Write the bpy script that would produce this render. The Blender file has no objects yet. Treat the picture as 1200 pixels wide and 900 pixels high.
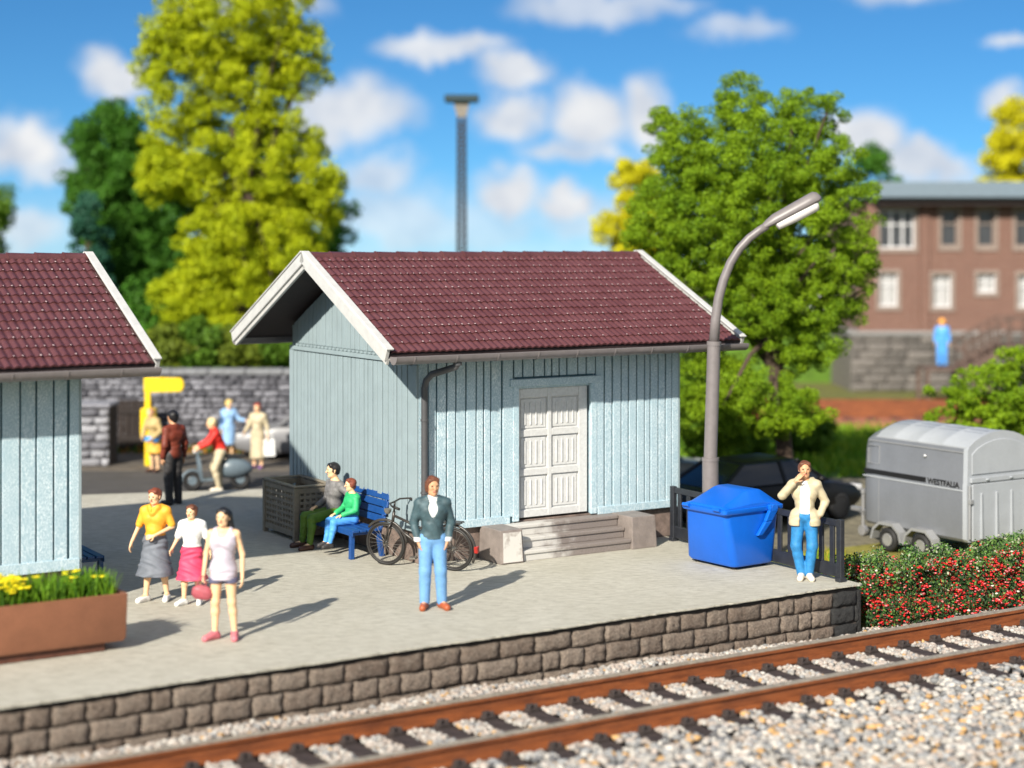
import bpy, bmesh, math, random
import numpy as np
from mathutils import Vector, Matrix

random.seed(7)
RNG = np.random.default_rng(11)
SC = bpy.context.scene
COL = SC.collection
R = math.radians

# ------------------------------------------------------------------ survey
FPX, CAMH, HX, HY = 1985.0, 4.9, 600.0, 285.0      # focal length (px of the 1200 px photo), eye height, principal point

def G(px, py, z=0.0):
    """ground position (at height z) of a surveyed photo point"""
    y = FPX * (CAMH - z) / (py - HY)
    return Vector(((px - HX) / FPX * y, y, z))

def XA(px, y):
    return (px - HX) / FPX * y

def ZA(py, y):
    return CAMH - (py - HY) * y / FPX

AU = math.atan2(0.528, 0.849)                      # direction of the platform and the houses
UX, UY = math.cos(AU), math.sin(AU)
C0 = Vector((-1.43, 25.76, 0))                      # front corner of the main house

def hp(u, v, z=0.0, o=C0):
    return Vector((o.x + u * UX - v * UY, o.y + u * UY + v * UX, z))

# ------------------------------------------------------------------ objects
def tag(o, label=None, cat=None, group=None, kind=None):
    if label: o['label'] = label
    if cat: o['category'] = cat
    if group: o['group'] = group
    if kind: o['kind'] = kind
    return o

def thing(name, label, cat, loc=(0, 0, 0), rz=0.0, group=None, scale=1.0):
    o = bpy.data.objects.new(name, None)
    o.empty_display_size = 0.2
    COL.objects.link(o)
    o.location = loc
    o.rotation_euler = (0, 0, rz)
    o.scale = (scale,) * 3
    return tag(o, label, cat, group)

def copy_tree(o, parent=None):
    c = o.copy()
    COL.objects.link(c)
    if parent is not None:
        c.parent = parent
    for ch in list(o.children):
        copy_tree(ch, c)
    return c

def link(name, me, mats, parent=None, smooth=False):
    if not isinstance(mats, (list, tuple)):
        mats = [mats]
    for m in mats:
        me.materials.append(m)
    if smooth:
        me.polygons.foreach_set('use_smooth', np.ones(len(me.polygons), dtype=bool))
    o = bpy.data.objects.new(name, me)
    COL.objects.link(o)
    if parent is not None:
        o.parent = parent
    return o

def np_mesh(name, verts, quads, midx=None):
    """fast mesh from numpy verts (N,3) and quads (M,4)"""
    me = bpy.data.meshes.new(name)
    n, m = len(verts), len(quads)
    me.vertices.add(n)
    me.vertices.foreach_set('co', np.asarray(verts, dtype=np.float32).ravel())
    me.loops.add(m * 4)
    me.loops.foreach_set('vertex_index', np.asarray(quads, dtype=np.int32).ravel())
    me.polygons.add(m)
    me.polygons.foreach_set('loop_start', np.arange(0, m * 4, 4, dtype=np.int32))
    me.polygons.foreach_set('loop_total', np.full(m, 4, dtype=np.int32))
    if midx is not None:
        me.polygons.foreach_set('material_index', np.asarray(midx, dtype=np.int32))
    me.update(calc_edges=True)
    me.validate()
    return me

class MB:
    """collects simple shaped pieces and links them as ONE mesh object"""
    def __init__(s):
        s.v, s.f, s.m = [], [], []
        s.cur = 0

    def add(s, vs, fs):
        b = len(s.v)
        s.v.extend([tuple(p) for p in vs])
        for f in fs:
            s.f.append([b + i for i in f])
            s.m.append(s.cur)

    def box(s, x0, x1, y0, y1, z0, z1):
        s.hexa([(x0, y0, z0), (x1, y0, z0), (x1, y1, z0), (x0, y1, z0),
                (x0, y0, z1), (x1, y0, z1), (x1, y1, z1), (x0, y1, z1)])
        return s

    def hexa(s, p):
        s.add(p, [(3, 2, 1, 0), (4, 5, 6, 7), (0, 1, 5, 4), (1, 2, 6, 5), (2, 3, 7, 6), (3, 0, 4, 7)])
        return s

    def obox(s, c, ax, ay, az, hx, hy, hz):
        c, ax, ay, az = Vector(c), Vector(ax).normalized(), Vector(ay).normalized(), Vector(az).normalized()
        P = []
        for k in (-1, 1):
            for i, j in ((-1, -1), (1, -1), (1, 1), (-1, 1)):
                P.append(c + ax * hx * i + ay * hy * j + az * hz * k)
        return s.hexa(P)

    def bar(s, a, b, w, h, up=(0, 0, 1)):
        """rectangular bar from a to b"""
        a, b = Vector(a), Vector(b)
        d = (b - a)
        ax = d.normalized()
        ay = Vector(up).cross(ax)
        if ay.length < 1e-4:
            ay = Vector((1, 0, 0)).cross(ax)
        ay.normalize()
        az = ax.cross(ay)
        return s.obox((a + b) / 2, ax, ay, az, d.length / 2, w / 2, h / 2)

    def prism(s, poly, axis, a, b):
        """poly: 2-D outline; axis 'x','y','z' is the extrusion axis from a to b"""
        def P(p, t):
            if axis == 'x': return (t, p[0], p[1])
            if axis == 'y': return (p[0], t, p[1])
            return (p[0], p[1], t)
        n = len(poly)
        vs = [P(p, a) for p in poly] + [P(p, b) for p in poly]
        fs = [list(range(n))[::-1], [n + i for i in range(n)]]
        fs += [(i, (i + 1) % n, n + (i + 1) % n, n + i) for i in range(n)]
        s.add(vs, fs)
        return s

    def tube(s, pts, rad, n=10, cap=True, close=False):
        pts = [Vector(p) for p in pts]
        if not hasattr(rad, '__len__'):
            rad = [rad] * len(pts)
        m = len(pts)
        vs, fs = [], []
        t0 = (pts[1] - pts[0]).normalized()
        ref = Vector((0, 0, 1)) if abs(t0.z) < 0.9 else Vector((1, 0, 0))
        nrm = (ref - t0 * ref.dot(t0)).normalized()
        for i, p in enumerate(pts):
            if close:
                t = (pts[(i + 1) % m] - pts[i - 1]).normalized()
            else:
                t = (pts[min(i + 1, m - 1)] - pts[max(i - 1, 0)]).normalized()
            nrm = (nrm - t * nrm.dot(t)).normalized()
            bi = t.cross(nrm)
            for k in range(n):
                a = 2 * math.pi * k / n
                vs.append(p + (nrm * math.cos(a) + bi * math.sin(a)) * rad[i])
        rng = m if close else m - 1
        for i in range(rng):
            j = (i + 1) % m
            for k in range(n):
                q = (k + 1) % n
                fs.append((i * n + k, i * n + q, j * n + q, j * n + k))
        if cap and not close:
            fs.append(list(range(n))[::-1])
            fs.append([(m - 1) * n + k for k in range(n)])
        s.add(vs, fs)
        return s

    def ring(s, c, axis, r, tr, n=40, k=8):
        c, axis = Vector(c), Vector(axis).normalized()
        ref = Vector((0, 0, 1)) if abs(axis.z) < 0.9 else Vector((1, 0, 0))
        a = axis.cross(ref).normalized(); b = axis.cross(a)
        pts = [c + (a * math.cos(2 * math.pi * i / n) + b * math.sin(2 * math.pi * i / n)) * r for i in range(n)]
        return s.tube(pts, tr, k, close=True)

    def lathe(s, prof, c=(0, 0, 0), n=20, axis='z'):
        """prof: (radius, height) pairs"""
        vs, fs = [], []
        for r, h in prof:
            for k in range(n):
                a = 2 * math.pi * k / n
                p = (r * math.cos(a), r * math.sin(a), h)
                if axis == 'x': p = (p[2], p[0], p[1])
                if axis == 'y': p = (p[1], p[2], p[0])
                vs.append((c[0] + p[0], c[1] + p[1], c[2] + p[2]))
        m = len(prof)
        for i in range(m - 1):
            for k in range(n):
                q = (k + 1) % n
                fs.append((i * n + k, i * n + q, (i + 1) * n + q, (i + 1) * n + k))
        fs.append(list(range(n))[::-1])
        fs.append([(m - 1) * n + k for k in range(n)])
        s.add(vs, fs)
        return s

    def ball(s, c, rx, ry=None, rz=None, n=12, m=8):
        ry = ry or rx; rz = rz or rx
        prof = []
        vs, fs = [(c[0], c[1], c[2] - rz)], []
        for i in range(1, m):
            t = math.pi * i / m
            for k in range(n):
                a = 2 * math.pi * k / n
                vs.append((c[0] + rx * math.sin(t) * math.cos(a), c[1] + ry * math.sin(t) * math.sin(a), c[2] - rz * math.cos(t)))
        vs.append((c[0], c[1], c[2] + rz))
        for k in range(n):
            q = (k + 1) % n
            fs.append((0, 1 + q, 1 + k))
            fs.append((len(vs) - 1, 1 + (m - 2) * n + k, 1 + (m - 2) * n + q))
            for i in range(m - 2):
                fs.append((1 + i * n + k, 1 + i * n + q, 1 + (i + 1) * n + q, 1 + (i + 1) * n + k))
        s.add(vs, fs)
        return s

    def loft(s, rings, cap=True):
        """rings of equal point counts"""
        n = len(rings[0]); m = len(rings)
        vs = [p for r in rings for p in r]
        fs = []
        for i in range(m - 1):
            for k in range(n):
                q = (k + 1) % n
                fs.append((i * n + k, i * n + q, (i + 1) * n + q, (i + 1) * n + k))
        if cap:
            fs.append(list(range(n))[::-1])
            fs.append([(m - 1) * n + k for k in range(n)])
        s.add(vs, fs)
        return s

    def build(s, name, mats, parent=None, smooth=False, bevel=0.0, seg=1, fixn=True, smooth_angle=None):
        me = bpy.data.meshes.new(name)
        me.from_pydata(s.v, [], s.f)
        me.polygons.foreach_set('material_index', np.array(s.m, dtype=np.int32))
        bm = bmesh.new(); bm.from_mesh(me)
        if fixn:
            bmesh.ops.recalc_face_normals(bm, faces=bm.faces)
        if bevel > 0:
            es = [e for e in bm.edges if len(e.link_faces) == 2 and e.calc_face_angle(0) > R(28)]
            bmesh.ops.bevel(bm, geom=es, offset=bevel, segments=seg, profile=0.6, affect='EDGES', clamp_overlap=True)
        if smooth_angle is not None:
            for f in bm.faces: f.smooth = True
            for e in bm.edges:
                if len(e.link_faces) == 2 and e.calc_face_angle(0) > R(smooth_angle):
                    e.smooth = False
        bm.to_mesh(me); bm.free()
        return link(name, me, mats, parent, smooth)

# ------------------------------------------------------------------ materials
def nodes(name):
    m = bpy.data.materials.new(name)
    m.use_nodes = True
    nt = m.node_tree
    b = nt.nodes['Principled BSDF']
    return m, nt, b

class NT:
    """tiny node helper"""
    def __init__(s, nt): s.nt = nt
    def n(s, typ, **kw):
        nd = s.nt.nodes.new(typ)
        for k, v in kw.items():
            setattr(nd, k, v)
        return nd
    def l(s, a, b): s.nt.links.new(a, b)
    def val(s, sock, x):
        if isinstance(x, (int, float)): sock.default_value = x
        elif isinstance(x, (tuple, list)): sock.default_value = x
        else: s.l(x, sock)
    def math(s, op, a, b=None, c=None, clamp=False):
        nd = s.n('ShaderNodeMath', operation=op); nd.use_clamp = clamp
        s.val(nd.inputs[0], a)
        if b is not None: s.val(nd.inputs[1], b)
        if c is not None: s.val(nd.inputs[2], c)
        return nd.outputs[0]
    def coord(s, out='Object', scale=(1, 1, 1), rot=(0, 0, 0)):
        tc = s.n('ShaderNodeTexCoord')
        mp = s.n('ShaderNodeMapping')
        mp.inputs['Scale'].default_value = scale
        mp.inputs['Rotation'].default_value = rot
        s.l(tc.outputs[out], mp.inputs['Vector'])
        return mp.outputs[0]
    def noise(s, vec, scale, detail=4, rough=0.55):
        nd = s.n('ShaderNodeTexNoise')
        nd.inputs['Scale'].default_value = scale
        nd.inputs['Detail'].default_value = detail
        nd.inputs['Roughness'].default_value = rough
        if vec is not None: s.l(vec, nd.inputs['Vector'])
        return nd.outputs['Fac']
    def rng(s, x, a, b, c, d, smooth=False):
        nd = s.n('ShaderNodeMapRange')
        if smooth: nd.interpolation_type = 'SMOOTHSTEP'
        s.val(nd.inputs[0], x)
        for i, q in enumerate((a, b, c, d)): nd.inputs[i + 1].default_value = q
        return nd.outputs[0]
    def mix(s, f, a, b, mode='MIX'):
        nd = s.n('ShaderNodeMix', data_type='RGBA', blend_type=mode)
        s.val(nd.inputs[0], f); s.val(nd.inputs[6], a); s.val(nd.inputs[7], b)
        return nd.outputs[2]
    def bump(s, b, h, strength, dist=0.01):
        nd = s.n('ShaderNodeBump')
        nd.inputs['Strength'].default_value = strength
        nd.inputs['Distance'].default_value = dist
        s.l(h, nd.inputs['Height'])
        s.l(nd.outputs[0], b.inputs['Normal'])

def c4(c): return (c[0], c[1], c[2], 1.0)

_M = {}
def M(name, col, rough=0.55, metal=0.0, var=0.18, scale=9.0, bump=0.15, island=0.0, spec=0.5, col2=None, bscale=None):
    if name in _M: return _M[name]
    m, nt, b = nodes(name)
    t = NT(nt)
    v = t.coord()
    n1 = t.noise(v, scale, 5)
    n2 = t.noise(v, (bscale or scale * 9), 3)
    f = t.rng(n1, 0.3, 0.7, 1 - var, 1 + var)
    f2 = t.rng(n2, 0.3, 0.7, 1 - var * 0.5, 1 + var * 0.5)
    f = t.math('MULTIPLY', f, f2)
    base = c4(col)
    if island > 0 or col2 is not None:
        g = t.n('ShaderNodeNewGeometry')
        if col2 is not None:
            base = t.mix(g.outputs['Random Per Island'], c4(col), c4(col2))
        if island > 0:
            f = t.math('MULTIPLY', f, t.rng(g.outputs['Random Per Island'], 0, 1, 1 - island, 1 + island))
    hs = t.n('ShaderNodeVectorMath', operation='SCALE')
    t.val(hs.inputs[0], base if not isinstance(base, tuple) else base[:3])
    t.l(f, hs.inputs['Scale'])
    t.l(hs.outputs[0], b.inputs['Base Color'])
    b.inputs['Roughness'].default_value = rough
    b.inputs['Metallic'].default_value = metal
    b.inputs['Specular IOR Level'].default_value = spec
    if bump > 0:
        t.bump(b, n2, bump, 0.008)
    _M[name] = m
    return m

def leafmat(name, c1, c2, trans=0.16):
    if name in _M: return _M[name]
    m, nt, b = nodes(name)
    t = NT(nt)
    g = t.n('ShaderNodeNewGeometry')
    v = t.coord()
    n = t.noise(v, 1.1, 3)
    f = t.math('MULTIPLY_ADD', g.outputs['Random Per Island'], 0.6, t.rng(n, 0.3, 0.7, -0.1, 0.5), clamp=True)
    col = t.mix(f, c4(c1), c4(c2))
    t.l(col, b.inputs['Base Color'])
    b.inputs['Roughness'].default_value = 0.65
    b.inputs['Specular IOR Level'].default_value = 0.25
    tr = t.n('ShaderNodeBsdfTranslucent')
    t.l(col, tr.inputs['Color'])
    mx = t.n('ShaderNodeMixShader'); mx.inputs[0].default_value = trans
    out = nt.nodes['Material Output']
    t.l(b.outputs[0], mx.inputs[1]); t.l(tr.outputs[0], mx.inputs[2])
    t.l(mx.outputs[0], out.inputs['Surface'])
    _M[name] = m
    return m

def glassmat(name, col=(0.02, 0.025, 0.03), rough=0.08):
    if name in _M: return _M[name]
    m, nt, b = nodes(name)
    t = NT(nt)
    n = t.noise(t.coord(), 3.0, 3)
    t.l(t.mix(t.rng(n, .3, .7, 0, 1), c4(col), c4([c * 1.6 for c in col])), b.inputs['Base Color'])
    b.inputs['Roughness'].default_value = rough
    b.inputs['Specular IOR Level'].default_value = 0.8
    _M[name] = m
    return m

# ------------------------------------------------------------------ implicit bodies -> one continuous mesh
def surfnets(D, org, res):
    S = D < 0
    nx, ny, nz = D.shape
    cs = np.zeros((nx - 1, ny - 1, nz - 1), dtype=np.int8)
    for dx in (0, 1):
        for dy in (0, 1):
            for dz in (0, 1):
                cs += S[dx:nx - 1 + dx, dy:ny - 1 + dy, dz:nz - 1 + dz]
    act = (cs > 0) & (cs < 8)
    I, J, K = np.nonzero(act)
    idx = np.full(act.shape, -1, dtype=np.int64)
    idx[I, J, K] = np.arange(len(I))
    corners = [(dx, dy, dz) for dx in (0, 1) for dy in (0, 1) for dz in (0, 1)]
    val = {c: D[I + c[0], J + c[1], K + c[2]] for c in corners}
    acc = np.zeros((len(I), 3)); cnt = np.zeros(len(I))
    for a in corners:
        for ax in range(3):
            if a[ax] == 0:
                b = list(a); b[ax] = 1; b = tuple(b)
                va, vb = val[a], val[b]
                cr = (va < 0) != (vb < 0)
                tt = np.where(cr, va / np.where(cr, va - vb, 1), 0)
                p = np.array(a, float)[None, :].repeat(len(I), 0)
                p[:, ax] += tt
                acc += p * cr[:, None]; cnt += cr
    V = np.stack([I, J, K], 1) + acc / cnt[:, None]
    V = V * res + np.asarray(org)[None, :]
    Q = []
    def quads(ax):
        sl0 = [slice(None)] * 3; sl1 = [slice(None)] * 3
        sl0[ax] = slice(0, -1); sl1[ax] = slice(1, None)
        s0, s1 = S[tuple(sl0)], S[tuple(sl1)]
        i, j, k = np.nonzero(s0 != s1)
        e = [i, j, k]
        o1, o2 = (ax + 1) % 3, (ax + 2) % 3
        ok = (e[o1] > 0) & (e[o2] > 0) & (e[o1] < D.shape[o1] - 1) & (e[o2] < D.shape[o2] - 1)
        e = [q[ok] for q in e]
        def cell(a, b):
            c = [q.copy() for q in e]; c[o1] -= a; c[o2] -= b
            return idx[c[0], c[1], c[2]]
        q = np.stack([cell(1, 1), cell(0, 1), cell(0, 0), cell(1, 0)], 1)
        inside = s0[e[0], e[1], e[2]]
        q[~inside] = q[~inside][:, ::-1]
        Q.append(q)
    for ax in range(3): quads(ax)
    return V, np.concatenate(Q)

def seg_dist(P, a, b, ra, rb, sq):
    a = np.asarray(a, float); b = np.asarray(b, float)
    w = np.array([1, 1, 1]) / np.asarray(sq)
    d = (b - a) * w
    L = float((d * d).sum()) + 1e-9
    px, py, pz = (P[0] - a[0]) * w[0], (P[1] - a[1]) * w[1], (P[2] - a[2]) * w[2]
    t = np.clip((px * d[0] + py * d[1] + pz * d[2]) / L, 0, 1)
    dist = np.sqrt((px - t * d[0]) ** 2 + (py - t * d[1]) ** 2 + (pz - t * d[2]) ** 2)
    return (dist - (ra + (rb - ra) * t)) * min(sq)

def sdf_mesh(prims, res=0.008, infl=0.0, cuts=(), subs=(), fold=0.0):
    """prims: (a, b, ra, rb, k, squash)"""
    lo = np.min([np.minimum(p[0], p[1]) - (max(p[2], p[3]) + infl) * np.array(p[5]) for p in prims], 0) - 3 * res
    hi = np.max([np.maximum(p[0], p[1]) + (max(p[2], p[3]) + infl) * np.array(p[5]) for p in prims], 0) + 3 * res
    n = np.ceil((hi - lo) / res).astype(int) + 1
    ax = [(lo[i] + np.arange(n[i]) * res).astype(np.float32) for i in range(3)]
    D = np.full(n, 0.5, dtype=np.float32)
    def sl(p, m):
        a, b = np.asarray(p[0]), np.asarray(p[1])
        r = (max(p[2], p[3]) + infl) * np.array(p[5]) + m
        l = np.clip(np.floor((np.minimum(a, b) - r - lo) / res).astype(int), 0, n)
        h = np.clip(np.ceil((np.maximum(a, b) + r - lo) / res).astype(int) + 1, 0, n)
        return l, h
    for p in prims:
        k = max(p[4], 1e-4)
        l, h = sl(p, k * 1.6 + 2 * res)
        X = ax[0][l[0]:h[0]][:, None, None]; Y = ax[1][l[1]:h[1]][None, :, None]; Z = ax[2][l[2]:h[2]][None, None, :]
        d = seg_dist((X, Y, Z), p[0], p[1], p[2] + infl, p[3] + infl, p[5])
        S = D[l[0]:h[0], l[1]:h[1], l[2]:h[2]]
        hh = np.clip(0.5 + 0.5 * (S - d) / k, 0, 1)
        D[l[0]:h[0], l[1]:h[1], l[2]:h[2]] = S * (1 - hh) + d * hh - k * hh * (1 - hh)
    X, Y, Z = ax[0][:, None, None], ax[1][None, :, None], ax[2][None, None, :]
    for p in subs:
        d = seg_dist((X, Y, Z), p[0], p[1], p[2], p[3], p[5])
        D = np.maximum(D, -d)
    if fold:
        D = D + fold * np.sin(23 * X + 6 * np.sin(11 * Z + 4 * Y)) * np.sin(17 * Z + 9 * Y + 5 * X)
    for (pt, nm) in cuts:
        D = np.maximum(D, (X - pt[0]) * nm[0] + (Y - pt[1]) * nm[1] + (Z - pt[2]) * nm[2])
    D[0] = D[-1] = 0.5; D[:, 0] = D[:, -1] = 0.5; D[:, :, 0] = D[:, :, -1] = 0.5
    return surfnets(D, lo, res)
# ------------------------------------------------------------------ people
SKIN = M('skin_paint', (0.82, 0.52, 0.30), 0.5, var=0.1, scale=14, bump=0.05)
SKIN_TAN = M('skin_tanned', (0.62, 0.33, 0.18), 0.5, var=0.1, scale=14, bump=0.05)
SKIN_DARK = M('skin_dark', (0.16, 0.085, 0.05), 0.5, var=0.1, scale=14, bump=0.05)
EYE = M('eye_dark', (0.03, 0.02, 0.018), 0.3, var=0.05, bump=0)
LIP = M('lip_red', (0.50, 0.16, 0.12), 0.5, var=0.05, bump=0)

def vlerp(a, b, t): return tuple(np.asarray(a) * (1 - t) + np.asarray(b) * t)

def rotz_pt(p, c, a, pitch=0.0):
    x, y, z = p[0], p[1], p[2]
    y, z = y * math.cos(pitch) - z * math.sin(pitch), y * math.sin(pitch) + z * math.cos(pitch)
    ca, sa = math.cos(a), math.sin(a)
    return (c[0] + x * ca - y * sa, c[1] + x * sa + y * ca, c[2] + z)

STAND = dict(
    head=(0, -.012, 1.615), neck=(0, .018, 1.47), chest=(0, .01, 1.29), belly=(0, 0, 1.09), pelvis=(0, .005, .94),
    shL=(.17, .015, 1.395), elL=(.225, .03, 1.12), wrL=(.235, -.03, .88),
    shR=(-.17, .015, 1.395), elR=(-.225, .03, 1.12), wrR=(-.235, -.03, .88),
    hipL=(.088, 0, .92), knL=(.10, -.015, .50), anL=(.105, .02, .085), toL=(.13, -.15, .035),
    hipR=(-.088, 0, .92), knR=(-.10, -.015, .50), anR=(-.105, .02, .085), toR=(-.13, -.15, .035))

def hand_prims(w, d, nrm, side, curl=0.5, s=1.0):
    """w wrist, d pointing direction, nrm palm normal, side = +1/-1 for which side the thumb leaves"""
    w = Vector(w); d = Vector(d).normalized(); nrm = Vector(nrm)
    nrm = (nrm - d * nrm.dot(d)).normalized()
    t = d.cross(nrm).normalized() * side          # towards the thumb
    out = []
    kn = [w + d * (.088 * s) + t * (o * s) for o in (.030, .010, -.011, -.031)]
    for q in kn:
        out.append((tuple(w + d * .012), tuple(q), .017 * s, .0125 * s, .012, (1, 1, 1)))
    for q, ln in zip(kn, (.068, .076, .070, .055)):
        a1 = curl * 0.55
        d1 = (d * math.cos(a1) + nrm * math.sin(a1))
        m = q + d1 * ln * .52 * s
        a2 = curl * 1.5
        d2 = (d * math.cos(a2) + nrm * math.sin(a2))
        e = m + d2 * ln * .5 * s
        out.append((tuple(q), tuple(m), .0100 * s, .0088 * s, .004, (1, 1, 1)))
        out.append((tuple(m), tuple(e), .0088 * s, .0075 * s, .004, (1, 1, 1)))
    b = w + d * .022 * s + t * .022 * s
    m = b + (d * .55 + t * .75 + nrm * .25).normalized() * .042 * s
    e = m + (d * .85 + t * .25 + nrm * .35).normalized() * .032 * s
    out.append((tuple(b), tuple(m), .0135 * s, .0105 * s, .006, (1, 1, 1)))
    out.append((tuple(m), tuple(e), .0105 * s, .0085 * s, .004, (1, 1, 1)))
    return out

def make_person(label, loc, rz, J=None, sex='m', h=1.75, skin=SKIN, head_yaw=0.0, head_pitch=0.0, hair=None, garments=(), hands=None,
                res=0.0072, group=None, build=1.0, shoes=None, legs_bare=False):
    j = dict(STAND)
    if J: j.update(J)
    P = {}
    f = sex == 'f'
    b = build
    sw, hw = (.125, .105) if f else (.135, .095)
    ch, pe = j['chest'], j['pelvis']
    up = np.asarray(j['neck']) - np.asarray(j['pelvis']); up = up / np.linalg.norm(up)
    sx = np.asarray(j['shL']) - np.asarray(j['shR']); sx = sx / np.linalg.norm(sx)
    hx = np.asarray(j['hipL']) - np.asarray(j['hipR']); hx = hx / np.linalg.norm(hx)
    def pt(c, v, k): return tuple(np.asarray(c) + np.asarray(v) * k)
    one = (1, 1, 1)
    tors = []
    tors.append((pt(ch, sx, -.075 * b), pt(ch, sx, .075 * b), .105 * b, .105 * b, .05, (1, 1, 1)))
    tors.append((pt(ch, sx, -.06 * b), tuple(j['belly']), .10 * b, .095 * b, .06, one))
    tors.append((pt(ch, sx, .06 * b), tuple(j['belly']), .10 * b, .095 * b, .06, one))
    tors.append((tuple(j['belly']), tuple(pe), .098 * b, .10 * b, .06, one))
    tors.append((tuple(j['shR']), pt(j['neck'], up, -.03), .052, .058, .05, one))
    tors.append((tuple(j['shL']), pt(j['neck'], up, -.03), .052, .058, .05, one))
    if f:
        for q in (-1, 1):
            fw = np.cross(sx, up); fw = -fw / np.linalg.norm(fw)
            c = np.asarray(ch) + sx * q * .062 + np.cross(up, sx) * -.075 * 1.0 + up * -.015
            c = np.asarray(ch) + sx * q * .062 - np.cross(up, sx) * .075
            tors.append((tuple(c), tuple(c), .052, .052, .04, one))
    P['torso'] = tors
    P['pelvis'] = [(pt(pe, hx, -hw * .62), pt(pe, hx, hw * .62), .105 if f else .10, .105 if f else .10, .05, one)]
    for s in 'LR':
        P['arm' + s] = [(j['sh' + s], j['el' + s], .052 if not f else .045, .041 if not f else .036, .03, one)]
        P['fore' + s] = [(j['el' + s], j['wr' + s], .040 if not f else .035, .027 if not f else .024, .02, one)]
        P['thigh' + s] = [(j['hip' + s], j['kn' + s], .088, .056, .04, one)]
        k = np.asarray(j['kn' + s]); a = np.asarray(j['an' + s])
        mid = k * .68 + a * .32 + np.array([0, .012, 0])
        P['calf' + s] = [(tuple(k), tuple(mid), .054, .054, .03, one), (tuple(mid), tuple(a), .054, .034, .03, one)]
        to = np.asarray(j['to' + s]); fd = (to - a) * np.array([1, 1, 0]); fd = fd / (np.linalg.norm(fd) + 1e-6)
        heel = a * np.array([1, 1, 0]) - fd * .03 + np.array([0, 0, to[2] + .008])
        P['foot' + s] = [(tuple(heel), tuple(to), .040, .033, .02, one), (tuple(a), tuple(heel), .036, .040, .03, one), (tuple(a), tuple(to), .036, .030, .02, one)]
    hands = hands or {}
    for s in 'LR':
        hd = hands.get(s, {})
        w = np.asarray(j['wr' + s]); e = np.asarray(j['el' + s])
        d = hd.get('d', tuple(w - e)); nn = hd.get('n', (-1 if s == 'L' else 1, 0, 0))
        P['hand' + s] = hand_prims(w, d, nn, hd.get('t', 1 if s == 'L' else -1), hd.get('curl', .5), 1.0)
    # head
    hc = j['head']
    H = lambda *p: rotz_pt(p, hc, head_yaw, head_pitch)
    head = [(H(0, .022, .03), H(0, .005, .045), .084, .080, .02, one),
            (H(0, -.022, -.03), H(0, -.03, .01), .058, .066, .05, one),
            (H(-.026, -.035, -.075), H(.026, -.035, -.075), .033, .033, .04, one),
            (H(0, -.062, -.095), H(0, -.060, -.09), .024, .024, .03, one),
            (H(0, -.090, .010), H(0, -.114, -.026), .010, .015, .012, one),
            (H(-.034, -.083, .034), H(.034, -.083, .034), .013, .013, .015, one),
            (H(-.018, -.086, -.058), H(.018, -.086, -.058), .010, .010, .01, one),
            (H(-.040, -.066, -.015), H(-.040, -.060, -.02), .022, .02, .03, one),
            (H(.040, -.066, -.015), H(.040, -.060, -.02), .022, .02, .03, one),
            (H(-.086, .012, .012), H(-.080, .006, -.026), .013, .010, .006, (1, 1.6, 1)),
            (H(.086, .012, .012), H(.080, .006, -.026), .013, .010, .006, (1, 1.6, 1))]
    P['head'] = head
    P['neck'] = [(pt(j['neck'], up, -.03), H(0, .01, -.06), .055 if not f else .047, .050 if not f else .043, .03, one)]
    root = thing('person', label, 'person', loc, rz, group, scale=h / 1.755)
    allp = []
    for k in ('torso', 'pelvis', 'thighL', 'thighR', 'calfL', 'calfR', 'footL', 'footR', 'neck', 'armL', 'armR', 'foreL', 'foreR', 'handL', 'handR', 'head'):
        allp += P[k]
    V, Q = sdf_mesh(allp, res)
    ctr = V[Q].mean(1)
    mi = np.zeros(len(Q), dtype=np.int32)
    for sx_ in (-1, 1):
        e = np.asarray(H(.033 * sx_, -.088, .012))
        dd = (ctr - e) * np.array([1, 1, 1.25])
        mi[(dd * dd).sum(1) < .0155 ** 2] = 1
    e = np.asarray(H(0, -.094, -.058))
    dd = np.abs(ctr - e)
    mi[(dd[:, 0] < .024) & (dd[:, 2] < .0085) & (dd[:, 1] < .03)] = 2
    link('body', np_mesh('body', V, Q, mi), [skin, EYE, LIP], root, smooth=True)
    # hair
    if hair:
        hp_ = [(p[0], p[1], p[2] + .011, p[3] + .011, p[4], p[5]) for p in head[:1]]
        hp_ += [(H(-.058, .01, hair.get('side', .0)), H(-.05, .03, .04), .030, .04, .03, one), (H(.058, .01, hair.get('side', .0)), H(.05, .03, .04), .030, .04, .03, one),
                (H(0, .055, hair.get('nape', -.03)), H(0, .045, .05), .052, .06, .04, one)]
        hp_ += [(H(-.05, -.05, .085), H(.05, -.05, .085), .03, .03, .03, one)]
        for e in hair.get('extra', ()):
            hp_.append((H(*e[0]), H(*e[1]), e[2], e[3], .03, one))
        subs = [(H(0, -.15, -.055), H(0, -.115, hair.get('line', .03)), .085, .062, 0, one)]
        V, Q = sdf_mesh(hp_, res, subs=subs, fold=.004)
        link('hair', np_mesh('hair', V, Q), hair['mat'], root, smooth=True)
    # garments
    for g in garments:
        pr = []
        for k in g.get('use', ()):
            t = 1.0
            if isinstance(k, tuple): k, t = k
            for p in P[k]:
                if t < 1:
                    e = vlerp(p[0], p[1], t); re_ = p[2] + (p[3] - p[2]) * t
                    p = (p[0], e, p[2], re_, p[4], p[5])
                pr.append(p)
        for e in g.get('extra', ()):
            pr.append((e[0], e[1], e[2], e[3], e[4] if len(e) > 4 else .03, e[5] if len(e) > 5 else one))
        V, Q = sdf_mesh(pr, g.get('res', res), infl=g.get('infl', .012), cuts=g.get('cuts', ()), subs=g.get('subs', ()), fold=g.get('fold', .003))
        o = link(g['name'], np_mesh(g['name'], V, Q), g['mat'], root, smooth=True)
        if 'label' in g: o['label'] = g['label']
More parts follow.
